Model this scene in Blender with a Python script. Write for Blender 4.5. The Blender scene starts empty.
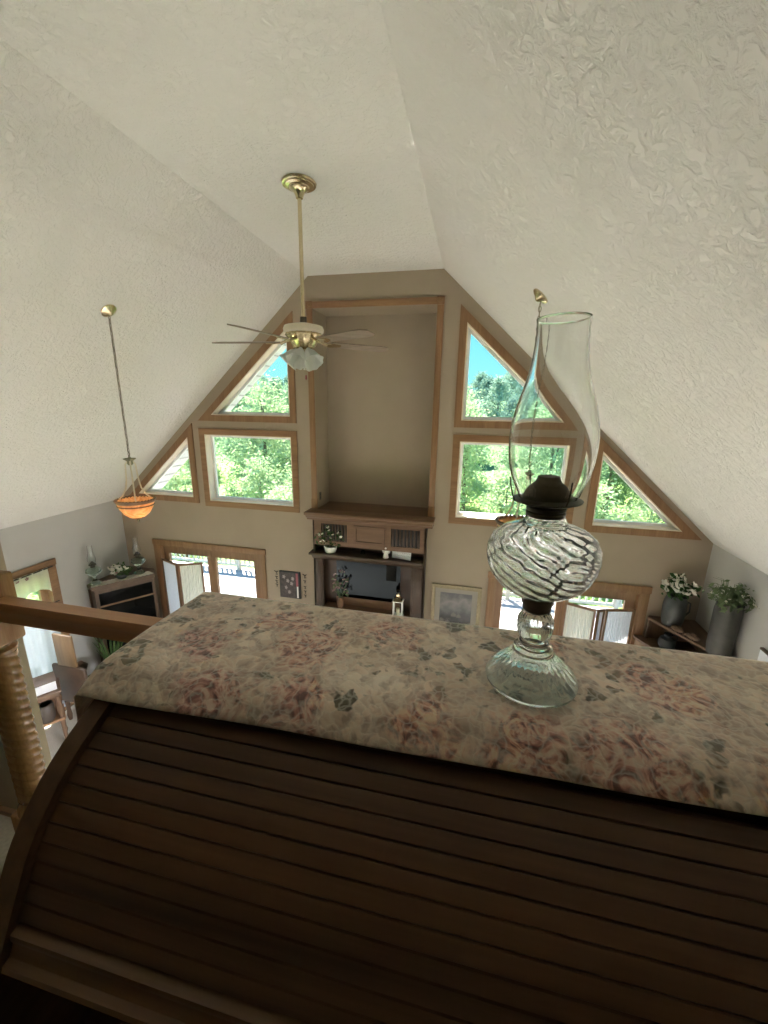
import bpy, bmesh, math, random
from mathutils import Vector, Matrix, Euler, noise
from mathutils.geometry import tessellate_polygon
PI = math.pi
rnd = random.Random(7)
scene = bpy.context.scene
COL = scene.collection

# ------------------------------------------------------------------ helpers
class MB:
    """collects shapes into one bmesh and links them as ONE mesh object"""
    def __init__(s): s.bm = bmesh.new()
    def box(s, a, b, bev=0.0, M=None, seg=2):
        bm = bmesh.new()
        bmesh.ops.create_cube(bm, size=1)
        c = [(a[i] + b[i]) / 2 for i in range(3)]; d = [abs(b[i] - a[i]) for i in range(3)]
        for v in bm.verts: v.co = Vector((c[i] + v.co[i] * d[i] for i in range(3)))
        if bev:
            bmesh.ops.bevel(bm, geom=bm.edges[:], offset=min(bev, min(d) * .45), segments=seg, profile=.5, affect='EDGES')
        s._add(bm, M); return s
    def _add(s, bm, M=None):
        if M is not None: bmesh.ops.transform(bm, matrix=M, verts=bm.verts)
        me = bpy.data.meshes.new('t'); bm.to_mesh(me); bm.free(); s.bm.from_mesh(me); bpy.data.meshes.remove(me)
    def grid(s, rows, closed_u=False, closed_v=False):
        bm = s.bm; V = [[bm.verts.new(p) for p in r] for r in rows]
        n = len(V); m = len(V[0])
        for i in range(n if closed_v else n - 1):
            for j in range(m if closed_u else m - 1):
                q = [V[i][j], V[i][(j + 1) % m], V[(i + 1) % n][(j + 1) % m], V[(i + 1) % n][j]]
                try: bm.faces.new(q)
                except ValueError: pass
        return V
    def lathe(s, prof, seg=32, c=(0, 0, 0), M=None, rf=None):
        """prof: list of (r, z); rf(theta, r, z) -> r"""
        bm = bmesh.new(); rings = []
        for (r, z) in prof:
            if r < 1e-6: rings.append([bm.verts.new((0, 0, z))])
            else:
                ring = []
                for k in range(seg):
                    t = 2 * PI * k / seg; rr = rf(t, r, z) if rf else r
                    ring.append(bm.verts.new((rr * math.cos(t), rr * math.sin(t), z)))
                rings.append(ring)
        for a, b in zip(rings, rings[1:]):
            if len(a) == 1 and len(b) == 1: continue
            for k in range(seg):
                k2 = (k + 1) % seg
                if len(a) == 1: bm.faces.new((a[0], b[k2], b[k]))
                elif len(b) == 1: bm.faces.new((a[k], a[k2], b[0]))
                else: bm.faces.new((a[k], a[k2], b[k2], b[k]))
        bmesh.ops.recalc_face_normals(bm, faces=bm.faces)
        bmesh.ops.translate(bm, vec=c, verts=bm.verts)
        s._add(bm, M); return s
    def tube(s, pts, r, seg=8, cap=True, closed=False):
        pts = [Vector(p) for p in pts]; n = len(pts); bm = bmesh.new(); rings = []
        up = Vector((0, 0, 1)); prev = None
        for i, p in enumerate(pts):
            if closed: t = pts[(i + 1) % n] - pts[i - 1]
            else: t = pts[min(i + 1, n - 1)] - pts[max(i - 1, 0)]
            t.normalize()
            if prev is None:
                a = up if abs(t.dot(up)) < .95 else Vector((1, 0, 0))
                u = t.cross(a).normalized()
            else:
                u = (prev - t * prev.dot(t)).normalized()
            prev = u; w = t.cross(u); rr = r[i] if isinstance(r, (list, tuple)) else r
            rings.append([bm.verts.new(p + (u * math.cos(2 * PI * k / seg) + w * math.sin(2 * PI * k / seg)) * rr) for k in range(seg)])
        for i in range(n if closed else n - 1):
            a = rings[i]; b = rings[(i + 1) % n]
            for k in range(seg): bm.faces.new((a[k], a[(k + 1) % seg], b[(k + 1) % seg], b[k]))
        if cap and not closed:
            bm.faces.new(rings[0][::-1]); bm.faces.new(rings[-1])
        bmesh.ops.recalc_face_normals(bm, faces=bm.faces)
        s._add(bm); return s
    def prism(s, poly, holes, d0, d1, axis):
        """2D polygon (with holes) extruded along axis: 'y' -> (u,v)=(x,z); 'x' -> (y,z); 'z' -> (x,y)"""
        def P(p, d):
            return {'y': (p[0], d, p[1]), 'x': (d, p[0], p[1]), 'z': (p[0], p[1], d)}[axis]
        loops = [list(poly)] + [list(h) for h in holes]
        flat = [p for l in loops for p in l]
        tris = tessellate_polygon([[Vector((p[0], p[1], 0)) for p in l] for l in loops])
        bm = bmesh.new()
        A = [bm.verts.new(P(p, d0)) for p in flat]; B = [bm.verts.new(P(p, d1)) for p in flat]
        for t in tris:
            try:
                bm.faces.new([A[i] for i in t]); bm.faces.new([B[i] for i in reversed(t)])
            except ValueError: pass
        o = 0
        for l in loops:
            n = len(l)
            for k in range(n):
                i, j = o + k, o + (k + 1) % n
                bm.faces.new((A[i], A[j], B[j], B[i]))
            o += n
        bmesh.ops.recalc_face_normals(bm, faces=bm.faces)
        s._add(bm); return s
    def ring(s, outer, inner, d0, d1, axis): return s.prism(outer, [inner], d0, d1, axis)
    def ball(s, c, r, seg=12, sc=(1, 1, 1)):
        bm = bmesh.new(); bmesh.ops.create_uvsphere(bm, u_segments=seg, v_segments=max(6, seg // 2), radius=r)
        for v in bm.verts: v.co = Vector((v.co[i] * sc[i] + c[i] for i in range(3)))
        s._add(bm); return s
    def build(s, name, mat, parent=None, smooth=35, M=None):
        if M is not None: bmesh.ops.transform(s.bm, matrix=M, verts=s.bm.verts)
        me = bpy.data.meshes.new(name); s.bm.to_mesh(me); s.bm.free()
        return link(name, me, mat, parent, smooth)

def link(name, me, mat, parent=None, smooth=35):
    for m in (mat if isinstance(mat, (list, tuple)) else [mat]): me.materials.append(m)
    if smooth:
        me.shade_smooth(); me.set_sharp_from_angle(angle=math.radians(smooth))
    o = bpy.data.objects.new(name, me); COL.objects.link(o)
    if parent: o.parent = parent
    return o
def raw(name, V, F, mat, parent=None, smooth=0):
    me = bpy.data.meshes.new(name); me.from_pydata(V, [], F); me.update()
    return link(name, me, mat, parent, smooth)
def tag(o, label, cat, group=None, kind=None):
    o['label'] = label; o['category'] = cat
    if group: o['group'] = group
    if kind: o['kind'] = kind
    return o
def thing(name, label, cat, loc=(0, 0, 0), rz=0, group=None):
    o = bpy.data.objects.new(name, None); COL.objects.link(o); o.empty_display_size = .1
    o.location = loc; o.rotation_euler = (0, 0, rz)
    return tag(o, label, cat, group)
def struct(o): o['kind'] = 'structure'; return o
def sempty(name):
    o = bpy.data.objects.new(name, None); COL.objects.link(o); o.empty_display_size = .1
    return struct(o)
def copy_tree(o, parent=None):
    c = o.copy(); COL.objects.link(c)
    if parent: c.parent = parent
    for ch in o.children: copy_tree(ch, c)
    return c
def inset(poly, d):
    """inward offset of a convex polygon"""
    n = len(poly); area = sum(poly[i][0] * poly[(i + 1) % n][1] - poly[(i + 1) % n][0] * poly[i][1] for i in range(n))
    P = [Vector(p) for p in (poly if area > 0 else poly[::-1])]; out = []
    for i in range(n):
        a, b, c = P[i - 1], P[i], P[(i + 1) % n]
        e1 = (b - a).normalized(); e2 = (c - b).normalized()
        n1 = Vector((-e1.y, e1.x)); n2 = Vector((-e2.y, e2.x))
        k = d / (1 + n1.dot(n2)); out.append(tuple(b + (n1 + n2) * k))
    return out
def rect(x0, x1, z0, z1): return [(x0, z0), (x1, z0), (x1, z1), (x0, z1)]

# ------------------------------------------------------------------ materials
def nt(name):
    m = bpy.data.materials.new(name); m.use_nodes = True; t = m.node_tree
    return m, t, t.nodes['Principled BSDF'], t.links
def setp(b, **k):
    for n, v in k.items():
        n = {'col': 'Base Color', 'rough': 'Roughness', 'metal': 'Metallic', 'trans': 'Transmission Weight', 'ior': 'IOR', 'spec': 'Specular IOR Level', 'sheen': 'Sheen Weight', 'sss': 'Subsurface Weight'}.get(n, n)
        if n == 'Base Color' and len(v) == 3: v = (*v, 1)
        b.inputs[n].default_value = v
def plain(name, col, rough=.5, metal=0, vary=.12, scale=8, bump=0, bscale=60, **k):
    m, t, b, L = nt(name); setp(b, col=col, rough=rough, metal=metal, **k)
    tc = t.nodes.new('ShaderNodeTexCoord')
    if vary:
        n = t.nodes.new('ShaderNodeTexNoise'); n.inputs['Scale'].default_value = scale; n.inputs['Detail'].default_value = 4
        r = t.nodes.new('ShaderNodeValToRGB')
        r.color_ramp.elements[0].position = .3; r.color_ramp.elements[1].position = .7
        r.color_ramp.elements[0].color = (*[c * (1 - vary) for c in col], 1); r.color_ramp.elements[1].color = (*[min(1, c * (1 + vary)) for c in col], 1)
        L.new(tc.outputs['Object'], n.inputs['Vector']); L.new(n.outputs['Fac'], r.inputs['Fac']); L.new(r.outputs['Color'], b.inputs['Base Color'])
    if bump:
        n2 = t.nodes.new('ShaderNodeTexNoise'); n2.inputs['Scale'].default_value = bscale; n2.inputs['Detail'].default_value = 5
        bp = t.nodes.new('ShaderNodeBump'); bp.inputs['Strength'].default_value = bump; bp.inputs['Distance'].default_value = .01
        L.new(tc.outputs['Object'], n2.inputs['Vector']); L.new(n2.outputs['Fac'], bp.inputs['Height']); L.new(bp.outputs['Normal'], b.inputs['Normal'])
    return m
def wood(name, c1, c2, axis='x', scale=14, rough=.42, stretch=.07, bump=.08, c3=None):
    m, t, b, L = nt(name); setp(b, rough=rough)
    tc = t.nodes.new('ShaderNodeTexCoord'); mp = t.nodes.new('ShaderNodeMapping')
    sc = [1, 1, 1]; sc['xyz'.index(axis)] = stretch; mp.inputs['Scale'].default_value = sc
    n = t.nodes.new('ShaderNodeTexNoise'); n.inputs['Scale'].default_value = scale; n.inputs['Detail'].default_value = 6; n.inputs['Distortion'].default_value = .9
    n2 = t.nodes.new('ShaderNodeTexNoise'); n2.inputs['Scale'].default_value = scale * 7; n2.inputs['Detail'].default_value = 3
    mx = t.nodes.new('ShaderNodeMix'); mx.inputs[0].default_value = .35
    r = t.nodes.new('ShaderNodeValToRGB'); e = r.color_ramp.elements
    e[0].position = .32; e[0].color = (*c1, 1); e[1].position = .66; e[1].color = (*c2, 1)
    if c3: x = e.new(.5); x.color = (*c3, 1)
    L.new(tc.outputs['Object'], mp.inputs['Vector']); L.new(mp.outputs[0], n.inputs['Vector']); L.new(mp.outputs[0], n2.inputs['Vector'])
    L.new(n.outputs['Fac'], mx.inputs[2]); L.new(n2.outputs['Fac'], mx.inputs[3]); L.new(mx.outputs[0], r.inputs['Fac'])
    L.new(r.outputs['Color'], b.inputs['Base Color'])
    bp = t.nodes.new('ShaderNodeBump'); bp.inputs['Strength'].default_value = bump; bp.inputs['Distance'].default_value = .004
    L.new(mx.outputs[0], bp.inputs['Height']); L.new(bp.outputs['Normal'], b.inputs['Normal'])
    return m
def textured(name, col, amp=.55):
    """hand-trowelled knock-down plaster"""
    m, t, b, L = nt(name); setp(b, rough=.93, spec=.15)
    tc = t.nodes.new('ShaderNodeTexCoord')
    wn = t.nodes.new('ShaderNodeTexNoise'); wn.inputs['Scale'].default_value = 9; wn.inputs['Detail'].default_value = 2
    add = t.nodes.new('ShaderNodeMixRGB'); add.blend_type = 'LINEAR_LIGHT'; add.inputs[0].default_value = .03
    n = t.nodes.new('ShaderNodeTexNoise'); n.inputs['Scale'].default_value = 23; n.inputs['Detail'].default_value = 7; n.inputs['Roughness'].default_value = .62; n.inputs['Distortion'].default_value = .55
    r = t.nodes.new('ShaderNodeValToRGB'); e = r.color_ramp.elements
    e[0].position = .38; e[0].color = (0, 0, 0, 1); e[1].position = .56; e[1].color = (1, 1, 1, 1)
    big = t.nodes.new('ShaderNodeTexNoise'); big.inputs['Scale'].default_value = 2.2; big.inputs['Detail'].default_value = 3
    br = t.nodes.new('ShaderNodeValToRGB'); br.color_ramp.elements[0].position = .35; br.color_ramp.elements[1].position = .62
    br.color_ramp.elements[0].color = (.35, .35, .35, 1)
    ml = t.nodes.new('ShaderNodeMath'); ml.operation = 'MULTIPLY'
    bp = t.nodes.new('ShaderNodeBump'); bp.inputs['Strength'].default_value = amp; bp.inputs['Distance'].default_value = .022
    L.new(tc.outputs['Object'], wn.inputs['Vector']); L.new(tc.outputs['Object'], add.inputs[1]); L.new(wn.outputs['Color'], add.inputs[2])
    L.new(add.outputs[0], n.inputs['Vector']); L.new(n.outputs['Fac'], r.inputs['Fac']); L.new(tc.outputs['Object'], big.inputs['Vector'])
    L.new(big.outputs['Fac'], br.inputs['Fac']); L.new(r.outputs['Color'], ml.inputs[0]); L.new(br.outputs['Color'], ml.inputs[1])
    L.new(ml.outputs[0], bp.inputs['Height']); L.new(bp.outputs['Normal'], b.inputs['Normal'])
    cr = t.nodes.new('ShaderNodeValToRGB'); cr.color_ramp.elements[0].color = (*[c * .93 for c in col], 1); cr.color_ramp.elements[1].color = (*col, 1)
    L.new(big.outputs['Fac'], cr.inputs['Fac']); L.new(cr.outputs['Color'], b.inputs['Base Color'])
    return m
def paneglass(name='window_glass', tint=(.97, 1, .99), refl=.06):
    m = bpy.data.materials.new(name); m.use_nodes = True; t = m.node_tree; t.nodes.clear(); L = t.links
    o = t.nodes.new('ShaderNodeOutputMaterial'); tr = t.nodes.new('ShaderNodeBsdfTransparent'); tr.inputs[0].default_value = (*tint, 1)
    g = t.nodes.new('ShaderNodeBsdfGlossy'); g.inputs['Roughness'].default_value = .02
    mx = t.nodes.new('ShaderNodeMixShader'); fr = t.nodes.new('ShaderNodeLayerWeight'); fr.inputs[0].default_value = .12
    ml = t.nodes.new('ShaderNodeMath'); ml.operation = 'MULTIPLY'; ml.inputs[1].default_value = refl * 4; ml.use_clamp = True
    L.new(fr.outputs['Facing'], ml.inputs[0]); L.new(ml.outputs[0], mx.inputs[0]); L.new(tr.outputs[0], mx.inputs[1]); L.new(g.outputs[0], mx.inputs[2]); L.new(mx.outputs[0], o.inputs[0])
    return m
def glass(name, col=(.95, 1, .98), rough=0.0, ior=1.46):
    m, t, b, L = nt(name); setp(b, col=col, rough=rough, trans=1.0, ior=ior); return m
def cloth(name, col, trans=.5, scale=60, pleat=None):
    """thin fabric: diffuse + translucent"""
    m = bpy.data.materials.new(name); m.use_nodes = True; t = m.node_tree; t.nodes.clear(); L = t.links
    o = t.nodes.new('ShaderNodeOutputMaterial'); d = t.nodes.new('ShaderNodeBsdfDiffuse'); tl = t.nodes.new('ShaderNodeBsdfTranslucent'); mx = t.nodes.new('ShaderNodeMixShader')
    tc = t.nodes.new('ShaderNodeTexCoord'); n = t.nodes.new('ShaderNodeTexNoise'); n.inputs['Scale'].default_value = scale; n.inputs['Detail'].default_value = 3
    r = t.nodes.new('ShaderNodeValToRGB'); r.color_ramp.elements[0].color = (*[c * .85 for c in col], 1); r.color_ramp.elements[1].color = (*col, 1)
    L.new(tc.outputs['Object'], n.inputs['Vector']); L.new(n.outputs['Fac'], r.inputs['Fac'])
    for s in (d, tl): L.new(r.outputs['Color'], s.inputs['Color'])
    mx.inputs[0].default_value = trans
    L.new(d.outputs[0], mx.inputs[1]); L.new(tl.outputs[0], mx.inputs[2]); L.new(mx.outputs[0], o.inputs[0])
    return m
def leafmat(name, c1, c2, trans=.35):
    m = bpy.data.materials.new(name); m.use_nodes = True; t = m.node_tree; t.nodes.clear(); L = t.links
    o = t.nodes.new('ShaderNodeOutputMaterial'); d = t.nodes.new('ShaderNodeBsdfDiffuse'); tl = t.nodes.new('ShaderNodeBsdfTranslucent'); mx = t.nodes.new('ShaderNodeMixShader')
    tc = t.nodes.new('ShaderNodeTexCoord'); n = t.nodes.new('ShaderNodeTexNoise'); n.inputs['Scale'].default_value = 1.6; n.inputs['Detail'].default_value = 5
    oi = t.nodes.new('ShaderNodeObjectInfo'); ad = t.nodes.new('ShaderNodeMath'); ad.operation = 'MULTIPLY_ADD'; ad.inputs[1].default_value = .5; 
    sb = t.nodes.new('ShaderNodeMath'); sb.operation = 'SUBTRACT'; sb.inputs[1].default_value = .25
    r = t.nodes.new('ShaderNodeValToRGB'); r.color_ramp.elements[0].position = .3; r.color_ramp.elements[1].position = .72
    r.color_ramp.elements[0].color = (*c1, 1); r.color_ramp.elements[1].color = (*c2, 1)
    L.new(tc.outputs['Object'], n.inputs['Vector']); L.new(oi.outputs['Random'], ad.inputs[0]); L.new(n.outputs['Fac'], ad.inputs[2]); L.new(ad.outputs[0], sb.inputs[0]); L.new(sb.outputs[0], r.inputs['Fac'])
    for s in (d, tl): L.new(r.outputs['Color'], s.inputs['Color'])
    mx.inputs[0].default_value = trans
    L.new(d.outputs[0], mx.inputs[1]); L.new(tl.outputs[0], mx.inputs[2]); L.new(mx.outputs[0], o.inputs[0])
    return m

def tapestry(name):
    """quilted floral brocade: cream ground, dusty rose blossoms, olive and brown leaves, pale scallop outlines"""
    m, t, b, L = nt(name); setp(b, rough=.48, spec=.55, sheen=.45)
    N = t.nodes.new
    tc = N('ShaderNodeTexCoord')
    def noise_(s, d=4, dist=0):
        n = N('ShaderNodeTexNoise'); n.inputs['Scale'].default_value = s; n.inputs['Detail'].default_value = d; n.inputs['Distortion'].default_value = dist
        L.new(tc.outputs['Object'], n.inputs['Vector']); return n
    def warp(scale, amt):
        n = noise_(scale, 3); w = N('ShaderNodeMixRGB'); w.blend_type = 'LINEAR_LIGHT'; w.inputs[0].default_value = amt
        L.new(tc.outputs['Object'], w.inputs[1]); L.new(n.outputs['Color'], w.inputs[2]); return w.outputs[0]
    def vor(vec, s, feat='F1'):
        v = N('ShaderNodeTexVoronoi'); v.feature = feat; v.inputs['Scale'].default_value = s; L.new(vec, v.inputs['Vector']); return v
    def ramp(fac, stops):
        r = N('ShaderNodeValToRGB'); e = r.color_ramp.elements
        while len(e) < len(stops): e.new(.5)
        for el, (p, c) in zip(e, stops): el.position = p; el.color = (*c, 1) if len(c) == 3 else c
        L.new(fac, r.inputs['Fac']); return r.outputs['Color']
    def mix(f, a, c, mode='MIX'):
        x = N('ShaderNodeMixRGB'); x.blend_type = mode
        if isinstance(f, float): x.inputs[0].default_value = f
        else: L.new(f, x.inputs[0])
        for k, v in ((1, a), (2, c)):
            if isinstance(v, tuple): x.inputs[k].default_value = (*v, 1)
            else: L.new(v, x.inputs[k])
        return x.outputs[0]
    base = ramp(noise_(9, 6, .8).outputs['Fac'], [(.30, (.64, .47, .36)), (.47, (.84, .67, .53)), (.60, (.92, .77, .63)), (.75, (.95, .84, .72))])
    # mottled taupe shading woven into the ground
    mot = ramp(noise_(26, 7, 1.8).outputs['Fac'], [(.47, (0, 0, 0)), (.60, (.85, .85, .85))])
    c = mix(mot, base, (.52, .37, .285))
    sv = vor(warp(30, .022), 62, 'DISTANCE_TO_EDGE')
    sc = vor(warp(30, .022), 62)
    ssep = N('ShaderNodeSeparateColor'); L.new(sc.outputs['Color'], ssep.inputs[0])
    cell = ramp(ssep.outputs[2], [(.2, (.86, .83, .80)), (.8, (1.12, 1.12, 1.12))])
    c = mix(.8, c, mix(1.0, c, cell, 'MULTIPLY'))
    # leaves: clumps of small pointed shapes
    lv = vor(warp(24, .06), 27)
    lsep = N('ShaderNodeSeparateColor'); L.new(lv.outputs['Color'], lsep.inputs[0])
    lsel = ramp(lsep.outputs[0], [(.42, (0, 0, 0)), (.46, (1, 1, 1))])
    lshape = ramp(lv.outputs['Distance'], [(.34, (1, 1, 1)), (.46, (0, 0, 0))])
    lm = mix(1.0, lsel, lshape, 'MULTIPLY')
    lclump = ramp(noise_(6.2, 3, .7).outputs['Fac'], [(.40, (0, 0, 0)), (.47, (1, 1, 1))])
    lm = mix(1.0, lm, lclump, 'MULTIPLY')
    lcol = ramp(noise_(34, 3).outputs['Fac'], [(.3, (.085, .060, .04)), (.5, (.19, .155, .09)), (.7, (.36, .22, .14))])
    c = mix(lm, c, lcol)
    # blossoms: soft-edged clusters with curled petals
    w1 = warp(7, .11)
    # bunches of roses sit where they are woven on the cloth
    sx = N('ShaderNodeSeparateXYZ'); wp = warp(13, .05); L.new(wp, sx.inputs[0])
    acc = None
    for (px, py, pr) in ROSES:
        cv_ = N('ShaderNodeCombineXYZ'); L.new(sx.outputs[0], cv_.inputs[0]); L.new(sx.outputs[1], cv_.inputs[1])
        ds = N('ShaderNodeVectorMath'); ds.operation = 'DISTANCE'; L.new(cv_.outputs[0], ds.inputs[0]); ds.inputs[1].default_value = (px, py, 0)
        dv = N('ShaderNodeMath'); dv.operation = 'DIVIDE'; L.new(ds.outputs['Value'], dv.inputs[0]); dv.inputs[1].default_value = pr
        if acc is None: acc = dv.outputs[0]
        else:
            mn = N('ShaderNodeMath'); mn.operation = 'MINIMUM'; L.new(acc, mn.inputs[0]); L.new(dv.outputs[0], mn.inputs[1]); acc = mn.outputs[0]
    bv = vor(w1, 5.0)
    bsep = N('ShaderNodeSeparateColor'); L.new(bv.outputs['Color'], bsep.inputs[0])
    nz = noise_(36, 5, 1); ad = N('ShaderNodeMath'); ad.operation = 'MULTIPLY_ADD'; L.new(nz.outputs['Fac'], ad.inputs[0]); ad.inputs[1].default_value = 1.3; L.new(acc, ad.inputs[2])
    bsel = ramp(ad.outputs[0], [(0.0, (1, 1, 1)), (1, (1, 1, 1))])
    hf = N('ShaderNodeMath'); hf.operation = 'MULTIPLY'; hf.inputs[1].default_value = .5; L.new(ad.outputs[0], hf.inputs[0])
    bshape = ramp(hf.outputs[0], [(.62, (1, 1, 1)), (.84, (0, 0, 0))])
    bm_ = mix(1.0, bsel, bshape, 'MULTIPLY')
    pn = noise_(27, 3, 3.4)
    pet = ramp(pn.outputs['Fac'], [(.36, (.17, .06, .055)), (.44, (.46, .19, .15)), (.53, (.80, .47, .35)), (.62, (.95, .80, .64))])
    hue = ramp(bsep.outputs[0], [(.25, (1.0, .90, .80)), (.5, (.88, .76, .86)), (.8, (1.12, 1.05, .72))])
    pet = mix(1.0, pet, hue, 'MULTIPLY')
    c = mix(mix(.88, (0, 0, 0), bm_), c, pet)
    ln = ramp(sv.outputs['Distance'], [(.02, (1, 1, 1)), (.16, (0, 0, 0))])
    c = mix(mix(.40, (0, 0, 0), ln), c, (.93, .86, .74))
    L.new(c, b.inputs['Base Color'])
    puff = ramp(sv.outputs['Distance'], [(0, (0, 0, 0)), (.3, (1, 1, 1))])
    fine = noise_(420, 2)
    h = mix(.12, puff, fine.outputs['Color'])
    bp = N('ShaderNodeBump'); bp.inputs['Strength'].default_value = .22; bp.inputs['Distance'].default_value = .003
    L.new(h, bp.inputs['Height']); L.new(bp.outputs['Normal'], b.inputs['Normal'])
    return m

M = {}
ROSES = [(1.00, .375, .060), (1.125, .405, .05), (.93, .47, .05), (1.20, .575, .055), (1.09, .50, .06), (1.27, .395, .05), (1.385, .39, .055), (1.50, .385, .07),
         (1.58, .52, .06), (1.75, .46, .07), (1.02, .565, .045), (1.66, .40, .05), (1.95, .5, .07), (2.1, .42, .06), (1.43, .58, .045)]
M['wall'] = plain('tan_paint', (.385, .318, .243), .9, vary=.03, scale=3, bump=.12, bscale=120, spec=.2)
M['sidewall'] = plain('pale_grey_paint', (.50, .49, .47), .9, vary=.03, scale=3, bump=.12, bscale=120, spec=.2)
M['ceiling'] = textured('knockdown_plaster', (.80, .785, .75))
for ax in 'xyz':
    M['oak_' + ax] = wood('oak_' + ax, (.20, .10, .046), (.31, .175, .086), ax, 12)
    M['dark_oak_' + ax] = wood('dark_oak_' + ax, (.15, .075, .036), (.25, .135, .07), ax, 12)
    M['curio_' + ax] = wood('curio_oak_' + ax, (.085, .046, .026), (.15, .085, .048), ax, 12)
    M['desk_' + ax] = wood('walnut_stain_' + ax, (.078, .036, .016), (.18, .088, .040), ax, 16, rough=.45, stretch=.035, bump=.2)
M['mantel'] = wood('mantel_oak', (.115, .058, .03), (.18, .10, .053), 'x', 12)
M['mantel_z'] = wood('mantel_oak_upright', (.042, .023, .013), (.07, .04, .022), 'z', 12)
M['vinyl'] = plain('white_vinyl', (.8, .82, .84), .4, vary=.02)
M['jamb'] = plain('cream_jamb', (.78, .70, .58), .6, vary=.05)
M['pane'] = paneglass()
M['brass'] = plain('polished_brass', (.68, .58, .38), .2, 1, vary=.08)
M['oldbrass'] = plain('tarnished_brass', (.085, .075, .055), .42, .75, vary=.3, scale=60)
M['black'] = plain('black_paint', (.02, .02, .02), .5, vary=.1)
M['cream'] = plain('cream_enamel', (.75, .68, .53), .35, vary=.03)
M['white'] = plain('white_enamel', (.82, .80, .76), .45, vary=.04)
M['chrome'] = plain('bright_chain_metal', (.30, .26, .19), .25, 1, vary=.1)
M['pewter'] = plain('grey_pewter', (.06, .064, .062), .42, .35, vary=.25, scale=14)
M['steel'] = plain('galvanised_steel', (.062, .060, .052), .45, .4, vary=.25, scale=10)
M['brown'] = plain('brown_leather', (.075, .042, .024), .5, vary=.2)
M['paper'] = plain('white_paper', (.80, .82, .86), .8, vary=.03, scale=200)
M['lampglass'] = glass('clear_lamp_glass', (.985, 1, .995))
M['greenglass'] = glass('pale_green_glass', (.72, .88, .80))
M['baseglass'] = glass('aqua_pressed_glass', (.90, .985, .975))
M['frost'] = None
M['sheer'] = cloth('white_sheer_fabric', (.78, .81, .88), .35)
M['creamcloth'] = cloth('cream_curtain_fabric', (.84, .81, .72), .45)
M['lace'] = cloth('ivory_lace', (.84, .80, .70), .1, 140)
M['lining'] = cloth('lined_white_curtain', (.62, .66, .72), .10)
M['tapestry'] = tapestry('floral_brocade')
M['leafA'] = leafmat('spring_leaf', (.15, .23, .11), (.41, .50, .29))  # blue lifted in the near leaf colours to suggest haze
M['leafB'] = leafmat('deep_leaf', (.125, .215, .13), (.34, .45, .27))
M['leafC'] = leafmat('hazed_far_leaf', (.14, .23, .19), (.27, .38, .28))  # distance haze mixed into the leaf colour
M['houseleaf'] = leafmat('house_leaf', (.05, .10, .035), (.14, .22, .08), .15)
M['palegreen'] = leafmat('sage_leaf', (.13, .18, .09), (.30, .36, .20), .2)
M['bark'] = plain('bark', (.16, .12, .085), .9, vary=.3, scale=5, bump=.5, bscale=9)
M['petal'] = plain('white_petals', (.80, .78, .70), .7, vary=.08)
M['pink'] = plain('dusty_pink_petals', (.42, .26, .25), .7, vary=.2)
M['grass'] = plain('meadow_grass', (.16, .26, .06), .95, vary=.35, scale=2.5)
M['hill'] = plain('forest_floor', (.08, .15, .05), .95, vary=.35, scale=.3)
M['deck'] = wood('weathered_deck', (.26, .24, .25), (.36, .34, .36), 'x', 6, rough=.85)
M['deckrail'] = plain('pale_rail_paint', (.45, .43, .36), .7, vary=.05)
M['soffit'] = plain('white_soffit', (.62, .62, .66), .6, vary=.03)
M['shingle'] = plain('grey_shingle', (.10, .095, .09), .95, vary=.3, scale=6)
M['siding'] = plain('outer_siding', (.48, .44, .38), .8, vary=.05)
M['carpet'] = plain('beige_carpet', (.47, .43, .37), .98, vary=.1, scale=90, bump=.4, bscale=400)
M['darkglass'] = plain('dark_glass', (.035, .04, .045), .06, 0, vary=0)
M['mirror'] = plain('silvered_mirror', (.016, .019, .021), .03, 1, vary=0)
M['stem'] = plain('green_stem', (.08, .13, .05), .7)
M['burlap'] = plain('brown_burlap', (.13, .085, .055), .95, vary=.25, scale=60, bump=.6, bscale=150)
M['tanwood'] = wood('honey_maple', (.16, .09, .04), (.24, .145, .066), 'z', 14)
M['matboard'] = plain('mat_board', (.32, .29, .245), .8, vary=.03)
M['goldframe'] = plain('aged_gold_frame', (.27, .22, .13), .45, .3, vary=.2, scale=40)
M['red'] = plain('rose_red', (.36, .09, .11), .6)

def alabaster():
    m = bpy.data.materials.new('amber_alabaster'); m.use_nodes = True; t = m.node_tree; t.nodes.clear(); L = t.links
    o = t.nodes.new('ShaderNodeOutputMaterial'); d = t.nodes.new('ShaderNodeBsdfPrincipled'); tl = t.nodes.new('ShaderNodeBsdfTranslucent'); mx = t.nodes.new('ShaderNodeMixShader')
    tc = t.nodes.new('ShaderNodeTexCoord'); n = t.nodes.new('ShaderNodeTexNoise'); n.inputs['Scale'].default_value = 14; n.inputs['Detail'].default_value = 6; n.inputs['Distortion'].default_value = 1.5
    r = t.nodes.new('ShaderNodeValToRGB'); r.color_ramp.elements[0].color = (.72, .38, .16, 1); r.color_ramp.elements[1].color = (.95, .74, .46, 1)
    r.color_ramp.elements[0].position = .3; r.color_ramp.elements[1].position = .7
    L.new(tc.outputs['Object'], n.inputs['Vector']); L.new(n.outputs['Fac'], r.inputs['Fac']); L.new(r.outputs['Color'], d.inputs['Base Color']); L.new(r.outputs['Color'], tl.inputs['Color'])
    d.inputs['Roughness'].default_value = .3; mx.inputs[0].default_value = .65
    L.new(d.outputs[0], mx.inputs[1]); L.new(tl.outputs[0], mx.inputs[2]); L.new(mx.outputs[0], o.inputs[0]); return m
M['alabaster'] = alabaster()
M['frost'] = cloth('frosted_white_glass', (.86, .87, .84), .5, 20)

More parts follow.
